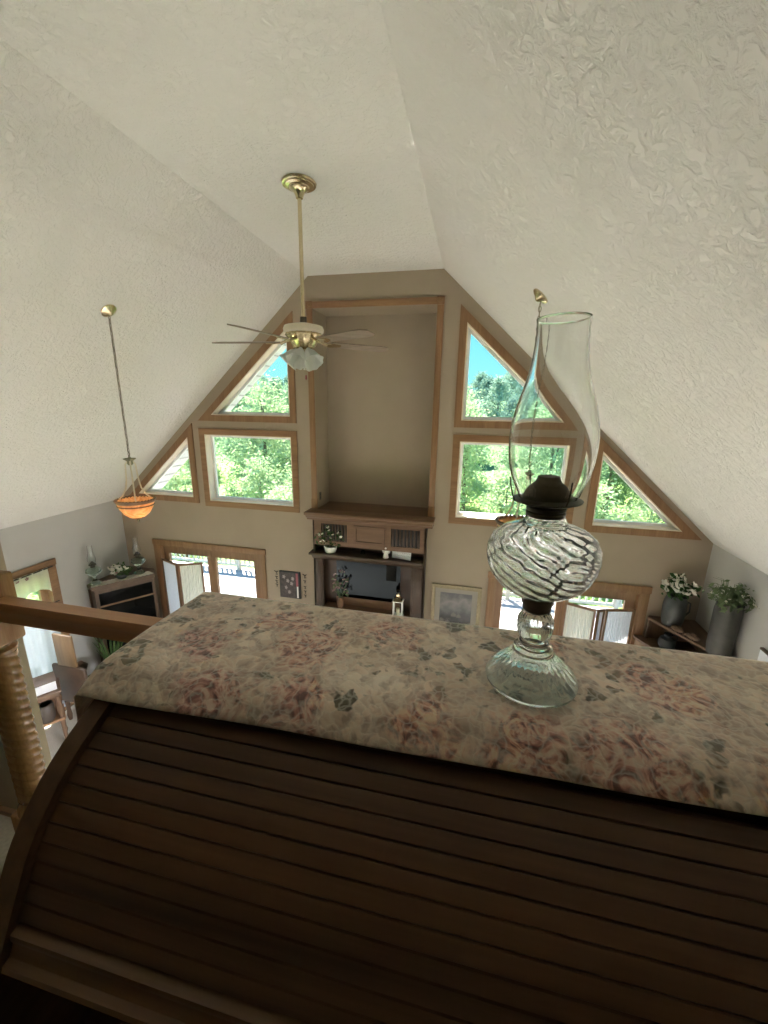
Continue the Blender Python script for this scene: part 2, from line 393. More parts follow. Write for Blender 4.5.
# ------------------------------------------------------------------ room numbers (metres; floor 0, loft 2.7, gable wall at y = 5.2)
YW, YO = 5.2, 5.38
HW, KZ = 4.1, 2.762         # half width, knee-wall height
FX, FZ = .83, 5.774         # flat strip half width, height
SL = (FZ - KZ) / (HW - FX)
YB = -2.7
def ceil_z(x): return min(FZ, FZ - SL * (abs(x) - FX))

# ---- gable wall with its openings
CW = .085
def tri(top, bot, xi, sgn):
    xo = xi + (top - bot) / SL
    p = [(xi, bot), (xo, bot), (xi, top)]
    return [(sgn * a, b) for a, b in p]
wins = {}
wins[1] = tri(5.385, 4.005, 1.045, -1)
wins[2] = rect(-2.547, -1.046, 2.762, 3.902)
wins[3] = tri(3.965, 2.795, 2.655, -1)
wins[4] = tri(5.397, 4.007, 1.045, 1)
wins[5] = rect(1.046, 2.545, 2.775, 3.922)
wins[6] = tri(3.975, 2.797, 2.69, 1)
def inner(p): return inset(p, CW)
DTOP = 2.154
door_out = {1: (-3.565, -1.63), 2: (1.617, 3.548)}
DC = .09
door_open = {k: (a + DC, b - DC) for k, (a, b) in door_out.items()}
NX, NZ0, NZ1 = .775, 2.80, 5.405
gable = [(-HW, 0), (HW, 0), (HW, KZ), (FX, FZ), (-FX, FZ), (-HW, KZ)]
holes = [inner(p) for p in wins.values()] + [rect(a, b, .015, DTOP - DC) for a, b in door_open.values()] + [rect(-NX, NX, NZ0, NZ1)]
w = MB().prism(gable, holes, YW, YO, 'y').build('wall_front', M['wall'], smooth=0); struct(w)
# niche recess
n = MB()
n.box((-NX - .05, 5.67, NZ0 - .05), (NX + .05, 5.72, NZ1 + .05))
n.box((-NX - .05, YO - .001, NZ0 - .05), (-NX, 5.67, NZ1 + .05)); n.box((NX, YO - .001, NZ0 - .05), (NX + .05, 5.67, NZ1 + .05))
n.box((-NX, YO - .001, NZ1), (NX, 5.67, NZ1 + .05)); n.box((-NX, YO - .001, NZ0 - .05), (NX, 5.67, NZ0))
struct(n.build('wall_niche', M['wall'], smooth=0))
# ceiling
def profile(off): return [(HW + off * .0, KZ), (FX, FZ), (-FX, FZ), (-HW, KZ)]
ce = MB().prism([(HW, KZ), (FX, FZ), (-FX, FZ), (-HW, KZ), (-HW, KZ + .3), (-FX - .02, FZ + .22), (FX + .02, FZ + .22), (HW, KZ + .3)], [], YB, YO, 'y').build('ceiling', M['ceiling'], smooth=0); struct(ce)
# roof with a white soffit on the gable overhang
ro = MB().prism([(HW + .5, KZ - .16), (HW + .5, KZ + .2), (FX + .05, FZ + .5), (-FX - .05, FZ + .5), (-HW - .5, KZ + .2), (-HW - .5, KZ - .16), (-HW - .15, KZ + .31), (-FX - .02, FZ + .225), (FX + .02, FZ + .225), (HW + .15, KZ + .31)], [], YB - .3, YO, 'y')
struct(ro.build('roof', M['shingle'], smooth=0))
so = MB()
so.prism([(HW + .35, KZ - SL * .35 + .02), (FX, FZ + .02), (-FX, FZ + .02), (-HW - .35, KZ - SL * .35 + .02), (-HW - .35, KZ + .12), (-FX, FZ + .4), (FX, FZ + .4), (HW + .35, KZ + .12)], [], YO + .002, 6.16, 'y')
sof = so.build('roof_soffit', M['soffit'], smooth=0); struct(sof)
bt = MB()
for s_ in (-1, 1):
    for k in range(22):
        x = s_ * (FX + .1 + k * .16); z = FZ + .02 - SL * (abs(x) - FX)
        bt.box((-.011, YO + .01, -.004), (.011, 6.14, .004), M=Matrix.Translation((x, 0, z - .003)) @ Matrix.Rotation(s_ * math.atan(SL), 4, 'Y'))
bt.build('soffit_seam', plain('grey_seam', (.38, .38, .4), .7), sof, 0)

# side walls (each has a glazed door), back wall, floors
SD = (2.12, 4.03, 2.205)     # side-door casing: y from, y to, top
SW = rect(.15, 1.85, .5, 2.15)  # added opening in both side walls for the fill lamps
SDO = (SD[0] + DC, SD[1] - DC, SD[2] - DC)
for nm, x0, x1, dd in (('wall_left', -HW - .18, -HW, 0), ('wall_right', HW, HW + .18, .14)):
    o = MB().prism(rect(YB, YO, 0, KZ + .25), [rect(SDO[0], SDO[1] - dd, .015, SDO[2]), SW], x0, x1, 'x').build(nm, M['sidewall'], smooth=0); struct(o)
struct(MB().prism(gable, [], YB - .18, YB, 'y').build('wall_back', M['wall'], smooth=0))
struct(MB().box((-HW - .18, YB - .18, -.2), (HW + .18, YO, 0)).build('floor', M['carpet'], smooth=0))
struct(MB().box((-HW, YB, 2.42), (HW, .875, 2.7)).build('floor_loft', M['carpet'], smooth=0))
struct(MB().box((-HW, .876, 2.40), (HW, .895, 2.72), .004).build('trim_loft_edge', M['oak_x']))
struct(MB().box((-.62, .92, 0), (-.335, 1.06, FZ), .006).build('wall_loft_end', M['wall']))

# ------------------------------------------------------------------ windows
def window(n, poly):
    e = sempty('window_%d' % n)
    ip = inner(poly); jp = inset(ip, .012); sp = inset(ip, .045)
    MB().ring(poly, ip, YW - .024, YW - .0005, 'y').build('casing', M['oak_x' if n in (2, 5) else 'oak_z'], e, 0)
    MB().ring(ip, jp, YW - .02, YO - .03, 'y').build('jamb', M['jamb'], e, 0)
    s = MB().ring(inset(ip, .013), sp, YO - .075, YO - .035, 'y').build('sash', M['vinyl'], e, 0)
    MB().prism(inset(ip, .04), [], YO - .058, YO - .052, 'y').build('pane', M['pane'], s, 0)
for k, p in wins.items(): window(k, p)
for n, sgn in ((7, -1), (8, 1)):          # added side windows, unseen, to let fill light onto the floor
    e = sempty('window_%d' % n); X = lambda d: sgn * (HW + d); o_ = lambda a, b: (min(X(a), X(b)), max(X(a), X(b)))
    MB().ring(inset(SW, -.085), SW, *o_(-.024, -.001), 'x').build('casing', M['oak_y'], e, 0)
    f_ = MB().ring(inset(SW, .001), inset(SW, .05), *o_(.07, .12), 'x').build('sash', M['vinyl'], e, 0)
    MB().prism(inset(SW, .045), [], *o_(.09, .096), 'x').build('pane', M['pane'], f_, 0)

# ------------------------------------------------------------------ doors in the gable wall
def leaf(e, x0, x1, z1, ax, pos, sides=(.105, .07)):
    """one glazed leaf; ax 'y' = lies in the gable wall, 'x' = lies in a side wall"""
    o = rect(x0, x1, .03, z1); i = rect(x0 + sides[0], x1 - sides[1], .3, z1 - .13)
    l = MB().ring(o, i, pos, pos + .045, ax).build('door_leaf', M['oak_z'], e, 0)
    MB().prism(rect(i[0][0] - .01, i[1][0] + .01, .29, z1 - .12), [], pos + .02, pos + .026, ax).build('pane', M['pane'], l, 0)
    return l
def front_door(n):
    a, b = door_out[n]; oa, ob = door_open[n]; e = sempty('door_%d' % n)
    m = MB(); m.box((a, YW - .024, 0), (oa, YW - .001, DTOP - DC), .004); m.box((ob, YW - .024, 0), (b, YW - .001, DTOP - DC), .004)
    m.box((a - .012, YW - .028, DTOP - DC), (b + .012, YW - .001, DTOP), .005)
    m.build('casing', M['oak_z'], e)
    j = MB().ring(rect(oa, ob, .015, DTOP - DC), rect(oa + .02, ob - .02, .03, DTOP - DC - .02), YW - .02, YO - .01, 'y'); j.build('jamb', M['oak_z'], e, 0)
    mid = (oa + ob) / 2
    leaf(e, oa + .022, mid - .002, DTOP - DC - .024, 'y', YW + .06, (.09, .07))
    l2 = leaf(e, mid + .002, ob - .022, DTOP - DC - .024, 'y', YW + .06, (.07, .12))
    h = MB(); h.box((mid + .02, YW + .052, .95), (mid + .05, YW + .06, 1.12), .003); h.tube([(mid + .035, YW + .055, 1.03), (mid + .035, YW + .02, 1.03), (mid + .12, YW + .015, 1.03)], .008)
    h.build('handle', M['brass'], l2)
    MB().box((oa, YW - .02, .0), (ob, YO, .014)).build('threshold', M['chrome'], e)
front_door(1); front_door(2)
def side_door(n, sgn):
    e = sempty('door_%d' % n); xf = sgn * HW
    def X(d): return xf + sgn * d          # d>0 goes out through the wall
    m = MB()
    m.box((X(-.024), SD[0], 0), (X(-.001), SDO[0], SDO[2]), .004); m.box((X(-.024), SDO[1], 0), (X(-.001), SD[1], SDO[2]), .004)
    m.box((X(-.028), SD[0] - .012, SDO[2]), (X(-.001), SD[1] + .012, SD[2]), .005)
    m.build('casing', M['oak_y'], e)
    MB().ring(rect(SDO[0], SDO[1], .015, SDO[2]), rect(SDO[0] + .02, SDO[1] - .02, .03, SDO[2] - .02), min(X(-.02), X(.17)), max(X(-.02), X(.17)), 'x').build('jamb', M['oak_z'], e, 0)
    mid = (SDO[0] + SDO[1]) / 2; p = min(X(.06), X(.105))
    leaf(e, SDO[0] + .022, mid - .002, SDO[2] - .024, 'x', p, (.09, .07)); leaf(e, mid + .002, SDO[1] - .022, SDO[2] - .024, 'x', p, (.07, .09))
    MB().box((X(-.02), SDO[0], 0), (X(.18), SDO[1], .014)).build('threshold', M['chrome'], e)
side_door(3, -1)
SD = (SD[0], SD[1] - .14, SD[2]); SDO = (SD[0] + DC, SD[1] - DC, SD[2] - DC)
side_door(4, 1)
# baseboards
bb = MB(); bb.box((-HW, YW - .016, 0), (-3.58, YW - .001, .11), .003); bb.box((-1.61, YW - .016, 0), (-.80, YW - .001, .11), .003); bb.box((.79, YW - .016, 0), (1.60, YW - .001, .11), .003); bb.box((3.56, YW - .016, 0), (HW, YW - .001, .11), .003)
struct(bb.build('baseboard_front', M['oak_x']))
for s_, nm in ((-1, 'baseboard_left'), (1, 'baseboard_right')):
    b_ = MB(); b_.box((s_ * HW - s_ * .016, SD[1] + .02, 0), (s_ * (HW - .001), YW - .02, .11), .003); b_.box((s_ * HW - s_ * .016, YB, 0), (s_ * (HW - .001), SD[0] - .02, .11), .003)
    struct(b_.build(nm, M['oak_y']))

# ------------------------------------------------------------------ niche casing with corner blocks
e = sempty('trim_1')
for s_ in (-1, 1):
    x0, x1 = sorted((s_ * .775, s_ * .855))
    MB().box((x0, YW - .024, 2.846), (x1, YW - .001, 5.400), .006).build('upright_casing', M['oak_z'], e)
    r_ = MB(); r_.box((x0 - .004, YW - .034, 5.400), (x1 + .004, YW - .001, 5.488), .004)
    r_.lathe([(0, .012), (.012, .011), (.016, .004), (.024, .003), (.028, .009), (.034, .006), (.036, 0)], 24, M=Matrix.Translation(((x0 + x1) / 2, YW - .034, 5.444)) @ Matrix.Rotation(PI / 2, 4, 'X'))
    r_.build('rosette_block', M['oak_z'], e)
    MB().box((x0 - .004, YW - .032, 2.843), (x1 + .004, YW - .001, 2.98), .005).build('plinth_block', M['oak_z'], e)
MB().box((-.775, YW - .024, 5.405), (.775, YW - .001, 5.483), .006).build('head_casing', M['oak_x'], e)

# outlet on the niche cheek
t = thing('wall_outlet', 'small dark outlet plate low on the left cheek of the niche', 'outlet', (-NX, 5.30, 3.0))
MB().box((0.0005, -.035, -.058), (.006, .035, .058), .003).build('cover_plate', plain('bronze_plate', (.10, .08, .06), .4, .4), t)
for dz in (-.022, .022): MB().box((.006, -.016, dz - .014), (.008, .016, dz + .014), .002).build('socket', M['black'], t)

# ------------------------------------------------------------------ mantel cabinet below the niche
t = thing('mantel_cabinet', 'brown oak mantel cabinet with slatted vents below the tall wall niche', 'mantel', (0, 0, 0))
BF = 5.03                                  # face of the cabinet
tp = MB()
tp.box((-NX + .005, YW - .03, 2.802), (NX - .005, 5.665, 2.842))
tp.box((-.885, 4.95, 2.802), (.875, YW - .002, 2.842), .008)
tp.prism([(4.965, 2.802), (YW - .002, 2.802), (YW - .002, 2.725), (5.025, 2.725), (5.015, 2.75), (4.99, 2.765), (4.975, 2.785)], [], -.868, .858, 'x')
tp.build('top_shelf', M['mantel'], t)
fr = MB(); fz0, fz1 = 2.37, 2.725
vents = [(-.665, -.30), (.315, .70)]
fr.prism(rect(-.79, .78, fz0, fz1), [rect(a, b, 2.435, 2.68) for a, b in vents], BF, BF + .03, 'y')
fr.build('frieze', M['mantel'], t, 0)
MB().ring(rect(-.2, .23, 2.43, 2.685), rect(-.165, .195, 2.465, 2.65), BF - .012, BF - .0005, 'y').build('centre_panel', M['mantel'], t, 0)
for a, b in vents:
    v = MB(); nsl = 8
    for k in range(nsl):
        x = a + (b - a) * (k + .5) / nsl
        v.box((x - .012, BF + .004, 2.436), (x + .012, BF + .02, 2.679), .002)
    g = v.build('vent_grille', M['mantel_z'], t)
    MB().box((a - .01, BF + .031, 2.43), (b + .01, BF + .045, 2.685)).build('vent_backing', M['black'], g)
MB().box((-.79, BF + .05, 1.43), (.78, YW - .002, 2.72)).build('back_panel', M['dark_oak_x'], t, 0) if False else None
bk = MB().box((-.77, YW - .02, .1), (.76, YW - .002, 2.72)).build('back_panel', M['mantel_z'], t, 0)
for s_, x0, x1 in ((-1, -.79, -.655), (1, .60, .78)):
    p_ = MB(); p_.box((x0, BF, 0), (x1, BF + .03, 2.17), .004); 
    xs = x0 if s_ < 0 else x1 - .025
    p_.box((xs, BF, 0), (xs + .025, YW - .021, 2.725), .002)
    p_.box((x0 + .035, BF - .008, 1.5), (x1 - .035, BF - .0005, 2.12), .003)
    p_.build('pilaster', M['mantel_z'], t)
sh = MB(); sh.box((-.835, 4.955, 2.232), (.755, YW - .021, 2.262), .006); sh.prism([(4.972, 2.232), (YW - .03, 2.232), (YW - .03, 2.165), (BF - .004, 2.165), (4.985, 2.21)], [], -.80, .755, 'x')
sh.build('lower_shelf', wood('shelf_oak', (.042, .024, .014), (.068, .04, .023), 'x', 12), t)
MB().box((-.655, 4.93, 1.40), (.60, YW - .021, 1.438), .005).build('hearth_shelf', M['mantel'], t)
MB().box((-.655, BF + .004, .0), (.60, BF + .03, 1.40)).build('base_panel', M['mantel'], t)
m_ = thing('alcove_mirror', 'dark framed mirror standing in the mantel alcove behind the white lantern', 'mirror', (0, 5.165, 1.439))
mm = MB(); W_, H_ = (-.49, .43), .66
def q(x0, x1, z0, z1, y): return [(x0, y, z0), (x1, y, z0), (x1, y, z1), (x0, y, z1)]
mm.grid([[*q(W_[0], W_[1], 0, H_, -.012)], [*q(W_[0] + .05, W_[1] - .05, .05, H_ - .05, -.018)]], closed_u=True)
f_ = [mm.bm.verts.new(p) for p in q(W_[0] + .05, W_[1] - .05, .05, H_ - .05, -.018)]; mm.bm.faces.new(f_)
mm.build('mirror_glass', M['mirror'], m_, 0, M=Matrix.Translation((0, 0, .12)))
MB().box((W_[0] - .01, -.011, -.0), (W_[1] + .01, -.002, H_ + .13)).build('backing', M['black'], m_, 0)
MB().box((W_[0] - .01, -.028, 0), (W_[1] + .01, -.012, .119), .003).build('mirror_stand', M['dark_oak_x'], m_, 0)

# ------------------------------------------------------------------ little plants helper
def leaves(mb_or_lists, centers, n, r, size, rr, flat=0.0):
    V, F = mb_or_lists
    for _ in range(n):
        c = rr.choice(centers)
        d = Vector((rr.gauss(0, 1), rr.gauss(0, 1), rr.gauss(0, 1) * (1 - flat)))
        p = Vector(c) + d * r * .5
        a = Vector((rr.gauss(0, 1), rr.gauss(0, 1), rr.gauss(0, .7))).normalized(); b = a.cross(Vector((rr.gauss(0, 1), rr.gauss(0, 1), rr.gauss(0, 1)))).normalized()
        s_ = size * rr.uniform(.6, 1.3); i = len(V)
        V += [tuple(p - a * s_), tuple(p + b * s_ * .45 + a * s_ * .1), tuple(p + a * s_), tuple(p - b * s_ * .45 + a * s_ * .1)]
        F.append((i, i + 1, i + 2, i + 3))
def blossom(mb, c, r, rr, petals=5):
    ax = Euler((rr.uniform(-.9, .9), rr.uniform(-.9, .9), rr.uniform(0, 6))).to_matrix().to_4x4()
    for k in range(petals):
        Mx = Matrix.Translation(c) @ ax @ Matrix.Rotation(2 * PI * k / petals, 4, 'Z') @ Matrix.Translation((r * .55, 0, 0)) @ Matrix.Rotation(-.45, 4, 'Y') @ Matrix.Diagonal((r * .62, r * .45, r * .12, 1))
        bm = bmesh.new(); bmesh.ops.create_uvsphere(bm, u_segments=8, v_segments=5, radius=1); mb._add(bm, Mx)
def arrangement(t, z0, rad, h, nf, fr_, seed, leafm, petm, nl=160, leaf=.03, stems=True, bx=9, by=9):
    rr = random.Random(seed); cs = []
    for k in range(26):
        a = rr.uniform(0, 2 * PI); q_ = rr.uniform(0, 1) ** .5 * rad
        cs.append((q_ * math.cos(a), q_ * math.sin(a), z0 + h * (rr.uniform(.25, 1) * (1.05 - .5 * q_ / rad))))
    VF = ([], []); leaves(VF, cs, nl, rad * .35, leaf, rr)
    cl_ = lambda v, b: b - (v - b) * .3 if v > b else v
    V_ = [(cl_(v[0], bx), cl_(v[1], by), v[2]) for v in VF[0]]
    raw('foliage', V_, VF[1], leafm, t)
    cs = [(min(c[0], bx - .05), min(c[1], by - .05), c[2]) for c in cs]
    if stems:
        s_ = MB()
        for c in cs[:14]: s_.tube([(c[0] * .15, c[1] * .15, z0 - .02), (c[0] * .6, c[1] * .6, z0 + (c[2] - z0) * .6), c], .0025, 5)
        s_.build('stems', M['stem'], t)
    f_ = MB()
    for k in range(nf):
        c = cs[k % len(cs)]; d = Vector((c[0], c[1], 0)); 
        blossom(f_, (c[0] * 1.1 + rr.uniform(-1, 1) * .02, c[1] * 1.1 + rr.uniform(-1, 1) * .02, c[2] + .015), fr_ * rr.uniform(.8, 1.2), rr)
    f_.build('blossoms', petm, t)

# things on the mantel's lower shelf
t = thing('flower_basket', 'white basket of small white flowers on the left of the mantel shelf', 'flower arrangement', (-.55, 5.07, 2.262))
bk = MB(); bk.lathe([(0, 0), (.07, 0), (.085, .05), (.09, .09), (.082, .09), (.075, .012), (0, .012)], 24, rf=lambda a, r, z: r * (1 + .03 * math.cos(20 * a)))
bk.tube([(-.085, 0, .085), (-.075, 0, .2), (0, 0, .27), (.075, 0, .2), (.085, 0, .085)], .006); bk.build('basket', M['white'], t)
arrangement(t, .09, .17, .36, 20, .022, 3, M['houseleaf'], M['petal'], 150, .028, by=.10)
t = thing('angel_figurine', 'tiny white figurine beside the plaque on the mantel shelf', 'figurine', (.245, 5.05, 2.262))
f_ = MB(); f_.lathe([(0, 0), (.042, 0), (.04, .01), (.03, .05), (.022, .085), (.026, .1), (.012, .115), (0, .117)], 20); f_.ball((0, 0, .138), .025, 12); f_.build('body', M['white'], t)
for s_ in (-1, 1): MB().ball((s_ * .035, .018, .085), .03, 10, (.7, .25, 1.1)).build('wing', M['white'], t)
t = thing('mantel_plaque', 'cream lettered plaque tilted on the right of the mantel shelf', 'plaque', (.455, 5.05, 2.262), -.22)
Mt = Matrix.Rotation(-.16, 4, 'X')
MB().box((-.135, -.008, 0), (.135, .008, .125), .004, M=Mt).build('board', M['paper'], t)
sq = MB()
for r0, zc in enumerate((.085, .045)):
    for k in range(7):
        x = -.10 + k * .033; sq.tube([Mt @ Vector((x, -.009, zc)), Mt @ Vector((x + .01, -.009, zc + .012)), Mt @ Vector((x + .018, -.009, zc - .008)), Mt @ Vector((x + .026, -.009, zc + .006))], .0016, 4)
sq.build('lettering', plain('grey_ink', (.25, .22, .2), .8), t)
t = thing('glass_bell', 'small clear glass bell in the middle of the mantel shelf', 'bell', (-.08, 5.06, 2.262))
MB().lathe([(.042, 0), (.036, .02), (.024, .06), (.008, .078), (.0, .08)], 20).build('bell_body', M['greenglass'], t); MB().lathe([(0, .08), (.005, .082), (.008, .1), (.004, .115), (0, .12)], 12).build('bell_handle', M['greenglass'], t)
# lantern and pink spray on the hearth shelf
t = thing('white_lantern', 'white candle lantern at the right end of the mantel alcove', 'lantern', (.44, 4.99, 1.438))
l = MB(); l.box((-.075, -.055, 0), (.075, .055, .022), .004); l.box((-.065, -.047, .022), (.065, .047, .035), .003); l.build('base', M['white'], t)
for sx in (-1, 1):
    for sy in (-1, 1): MB().box((sx * .058 - .007, sy * .04 - .007, .035), (sx * .058 + .007, sy * .04 + .007, .23), .002).build('corner_post', M['white'], t)
r_ = MB(); r_.box((-.075, -.055, .23), (.075, .055, .248), .004)
r_.build('top_frame', M['white'], t)
r_ = MB(); r_.lathe([(.085, .248), (.045, .30), (.03, .30), (.03, .335), (.0, .35)], 4, M=Matrix.Rotation(PI / 4, 4, 'Z')); r_.build('roof', M['brass'], t, 20)
MB().tube([(.028 * math.cos(a), 0, .37 + .028 * math.sin(a)) for a in [2 * PI * k / 16 for k in range(16)]], .003, 6, closed=True).build('ring', M['oldbrass'], t)
MB().lathe([(0, .035), (.025, .035), (.025, .12), (.0, .122)], 16).build('candle', M['cream'], t)
t = thing('pink_flower_spray', 'dried pink and white flower spray at the left end of the mantel alcove', 'flower arrangement', (-.41, 5.06, 1.438))
v = MB().lathe([(0, 0), (.04, 0), (.05, .04), (.042, .1), (.03, .14), (.034, .15), (.028, .15), (.036, .1), (.044, .04), (0, .01)], 20).build('vase', M['dark_oak_z'], t)
arrangement(t, .15, .11, .5, 24, .022, 11, M['palegreen'], M['pink'], 70, .025, by=.08)

# ------------------------------------------------------------------ pictures
M['palepaint'] = plain('pale_paint', (.17, .155, .14), .6); M['flowerpaint'] = plain('pale_flower_paint', (.36, .31, .29), .6)
def landscape():
    m, tt, b, L = nt('landscape_print'); setp(b, rough=.5); N = tt.nodes.new
    tc = N('ShaderNodeTexCoord'); sp = N('ShaderNodeSeparateXYZ'); L.new(tc.outputs['Object'], sp.inputs[0])
    n = N('ShaderNodeTexNoise'); n.inputs['Scale'].default_value = 7; n.inputs['Detail'].default_value = 6
    L.new(tc.outputs['Object'], n.inputs['Vector'])
    ma = N('ShaderNodeMath'); ma.operation = 'MULTIPLY_ADD'; ma.inputs[1].default_value = .55; zz = N('ShaderNodeMath'); zz.operation = 'MULTIPLY_ADD'; zz.inputs[1].default_value = 1.35; zz.inputs[2].default_value = -.36; L.new(sp.outputs['Z'], zz.inputs[0]); L.new(n.outputs['Fac'], ma.inputs[0]); L.new(zz.outputs[0], ma.inputs[2])
    r = N('ShaderNodeValToRGB'); e = r.color_ramp.elements
    st = [(0.0, (.10, .09, .07)), (.2, (.03, .032, .03)), (.3, (.25, .22, .19)), (.38, (.04, .04, .04)), (.52, (.10, .10, .105)), (.62, (.17, .165, .17)), (.75, (.27, .25, .24)), (.9, (.12, .115, .125))]
    while len(e) < len(st): e.new(.5)
    for el, (p, c) in zip(e, st): el.position = p; el.color = (*c, 1)
    L.new(ma.outputs[0], r.inputs['Fac']); L.new(r.outputs[0], b.inputs['Base Color']); return m
t = thing('landscape_picture', 'matted grey landscape print in a gold frame right of the mantel', 'picture', (1.21, YW, 1.03))
W2, H2 = .335, .87
MB().ring(rect(-W2, W2, 0, H2), rect(-W2 + .05, W2 - .05, .05, H2 - .05), -.03, -.002, 'y').build('frame', M['goldframe'], t, 0)
MB().ring(rect(-W2 + .045, W2 - .045, .045, H2 - .045), rect(-W2 + .12, W2 - .12, .12, H2 - .115), -.014, -.008, 'y').build('mat', M['matboard'], t, 0)
pr = MB().box((-W2 + .115, -.01, .115), (W2 - .115, -.006, H2 - .11)).build('print', landscape(), t, 0)
for x, z, s_ in ((-.02, .40, .035), (.05, .39, .03), (-.10, .27, .04), (-.03, .26, .03)):
    MB().prism([(x - s_, z), (x + s_, z), (x + s_, z + s_), (x, z + s_ * 1.9), (x - s_, z + s_)], [], -.0115, -.0101, 'y').build('painted_cottage', M['palepaint'], pr, 0)
t = thing('floral_picture', 'small dark floral picture between the left glass doors and mantel', 'picture', (-1.24, YW, 1.42))
MB().box((-.165, -.03, 0), (.165, -.001, .425), .004).build('frame', M['black'], t)
fp = MB().box((-.15, -.0325, .015), (.095, -.0301, .41)).build('print', plain('dark_floral_print', (.05, .034, .032), .5, vary=.7, scale=26), t, 0)
for c in ((-.03, .28), (.03, .24), (-.06, .17), (-.01, .10), (.05, .32), (-.09, .34)):
    MB().prism([(c[0] + .022 * math.cos(a) * (1 + .3 * math.cos(5 * a)), c[1] + .028 * math.sin(a) * (1 + .3 * math.cos(5 * a))) for a in [2 * PI * k / 20 for k in range(20)]], [], -.0335, -.0326, 'y').build('painted_flower', M['flowerpaint'], fp, 0)
MB().box((.10, -.0325, .2), (.135, -.0301, .41)).build('red_stripe', M['red'], t, 0); MB().box((.11, -.0325, .015), (.135, -.0301, .2)).build('white_stripe', M['white'], t, 0)
ink = plain('wrought_black', (.035, .03, .025), .6)
for nm, x, zs, lab in ((-1, -1.465, [1.80, 1.72, 1.655, 1.595], 'four black scroll letters down the wall, left of the small floral picture'), (1, -1.01, [1.79, 1.70, 1.61, 1.535, 1.47], 'five black scroll letters down the wall, right of the small floral picture')):
    t = thing('wall_lettering', lab, 'wall lettering', (x, YW, 0))
    for k, z in enumerate(zs):
        s_ = .032 if k == 0 else .021
        MB().tube([(-s_, -.004, z + s_ * .9), (0, -.004, z + s_ * .3 * (1 + k % 2)), (s_, -.004, z + s_), (s_ * .1, -.004, z), (-s_ * .2, -.004, z - s_), (s_ * .7, -.004, z - s_ * .7)], .0055, 5).build('letter', ink, t)

# ------------------------------------------------------------------ folding screens by the doors
def folding_screen(label, pts, h, mats):
    t = thing('folding_screen', label, 'folding screen', (pts[1][0], pts[1][1], 0))
    for i, (a, b) in enumerate(zip(pts, pts[1:])):
        A = Vector((a[0] - pts[1][0], a[1] - pts[1][1], 0)); B = Vector((b[0] - pts[1][0], b[1] - pts[1][1], 0)); d = B - A; L_ = d.length; ang = math.atan2(d.y, d.x)
        Mx = Matrix.Translation(A) @ Matrix.Rotation(ang, 4, 'Z')
        f = MB().ring(rect(.008, L_ - .008, .0, h), rect(.034, L_ - .034, .12, h - .03), -.011, .011, 'y').build('panel_frame', M['dark_oak_z'], t, 0, M=Mx)
        rows = []; nn = 60
        for z in (.115, h * .35, h * .7, h - .026):
            rows.append([(.03 + (L_ - .06) * k / nn, .008 * math.sin(k * .95 + z), z) for k in range(nn + 1)])
        c = MB(); c.grid(rows); c.build('fabric', mats[i], f, 60, M=Mx)
folding_screen('two-panel fabric folding screen before the left glass doors, near the corner cabinet', [(-3.415, 5.15), (-3.005, 4.985), (-2.675, 5.15)], 1.856, [M['sheer'], M['creamcloth']])
folding_screen('three-panel fabric folding screen before the right glass doors, near the corner hutch', [(2.58, 5.15), (2.93, 5.005), (3.037, 5.06), (3.41, 5.15)], 1.856, [M['creamcloth'], M['sheer'], M['sheer']])

# ------------------------------------------------------------------ curtains on the side doors
def drape(x, y0, y1, ztop, zbot, amp, freq, mat, name, sc=None, nn=90):
    rows = []
    for zi in range(9):
        f = zi / 8; row = []
        for k in range(nn + 1):
            y = y0 + (y1 - y0) * k / nn
            zb = zbot + (sc(k / nn) if sc else 0); z = ztop + (zb - ztop) * f
            row.append((x + amp * math.sin(k * freq + .6 * math.sin(k * .21)) * (.5 + .5 * f), y, z))
        rows.append(row)
    m = MB(); m.grid(rows); return m
for s_, side, grp in ((-1, 'left', None), (1, 'right', None)):
    x = s_ * (HW - .055)
    t = thing('door_valance', 'cream scalloped valance across the top of the %s-hand side door' % side, 'curtain', (0, 0, 0))
    drape(x, 2.24, 3.90 - (s_ > 0) * .14, 2.13, 1.78, .018, .9, M['creamcloth'], 'v', sc=lambda u: .10 * abs(math.sin(u * PI * 4)) ** .6).build('valance_fabric', M['creamcloth'], t, 60)
    MB().tube([(x, 2.2, 2.12), (x, 3.96 - (s_ > 0) * .14, 2.12)], .009).build('rod', M['oldbrass'], t)
    rr = random.Random(3)
    for k in range(13):
        br = MB(); blossom(br, (x - s_ * .018, 2.3 + k * .11, 2.085), .024, rr); br.build('border_flower', M['pink'], t)
    t = thing('cafe_curtain', 'white pleated curtain on the lower part of the %s-hand side door' % side, 'curtain', (0, 0, 0))
    drape(x, 2.24, 3.90 - (s_ > 0) * .14, 1.62, .10, .014, 1.1, M['sheer'], 'c').build('curtain_fabric', M['lining'], t, 60)
    MB().tube([(x, 2.2, 1.625), (x, 3.96 - (s_ > 0) * .14, 1.625)], .007).build('rod', M['oldbrass'], t)

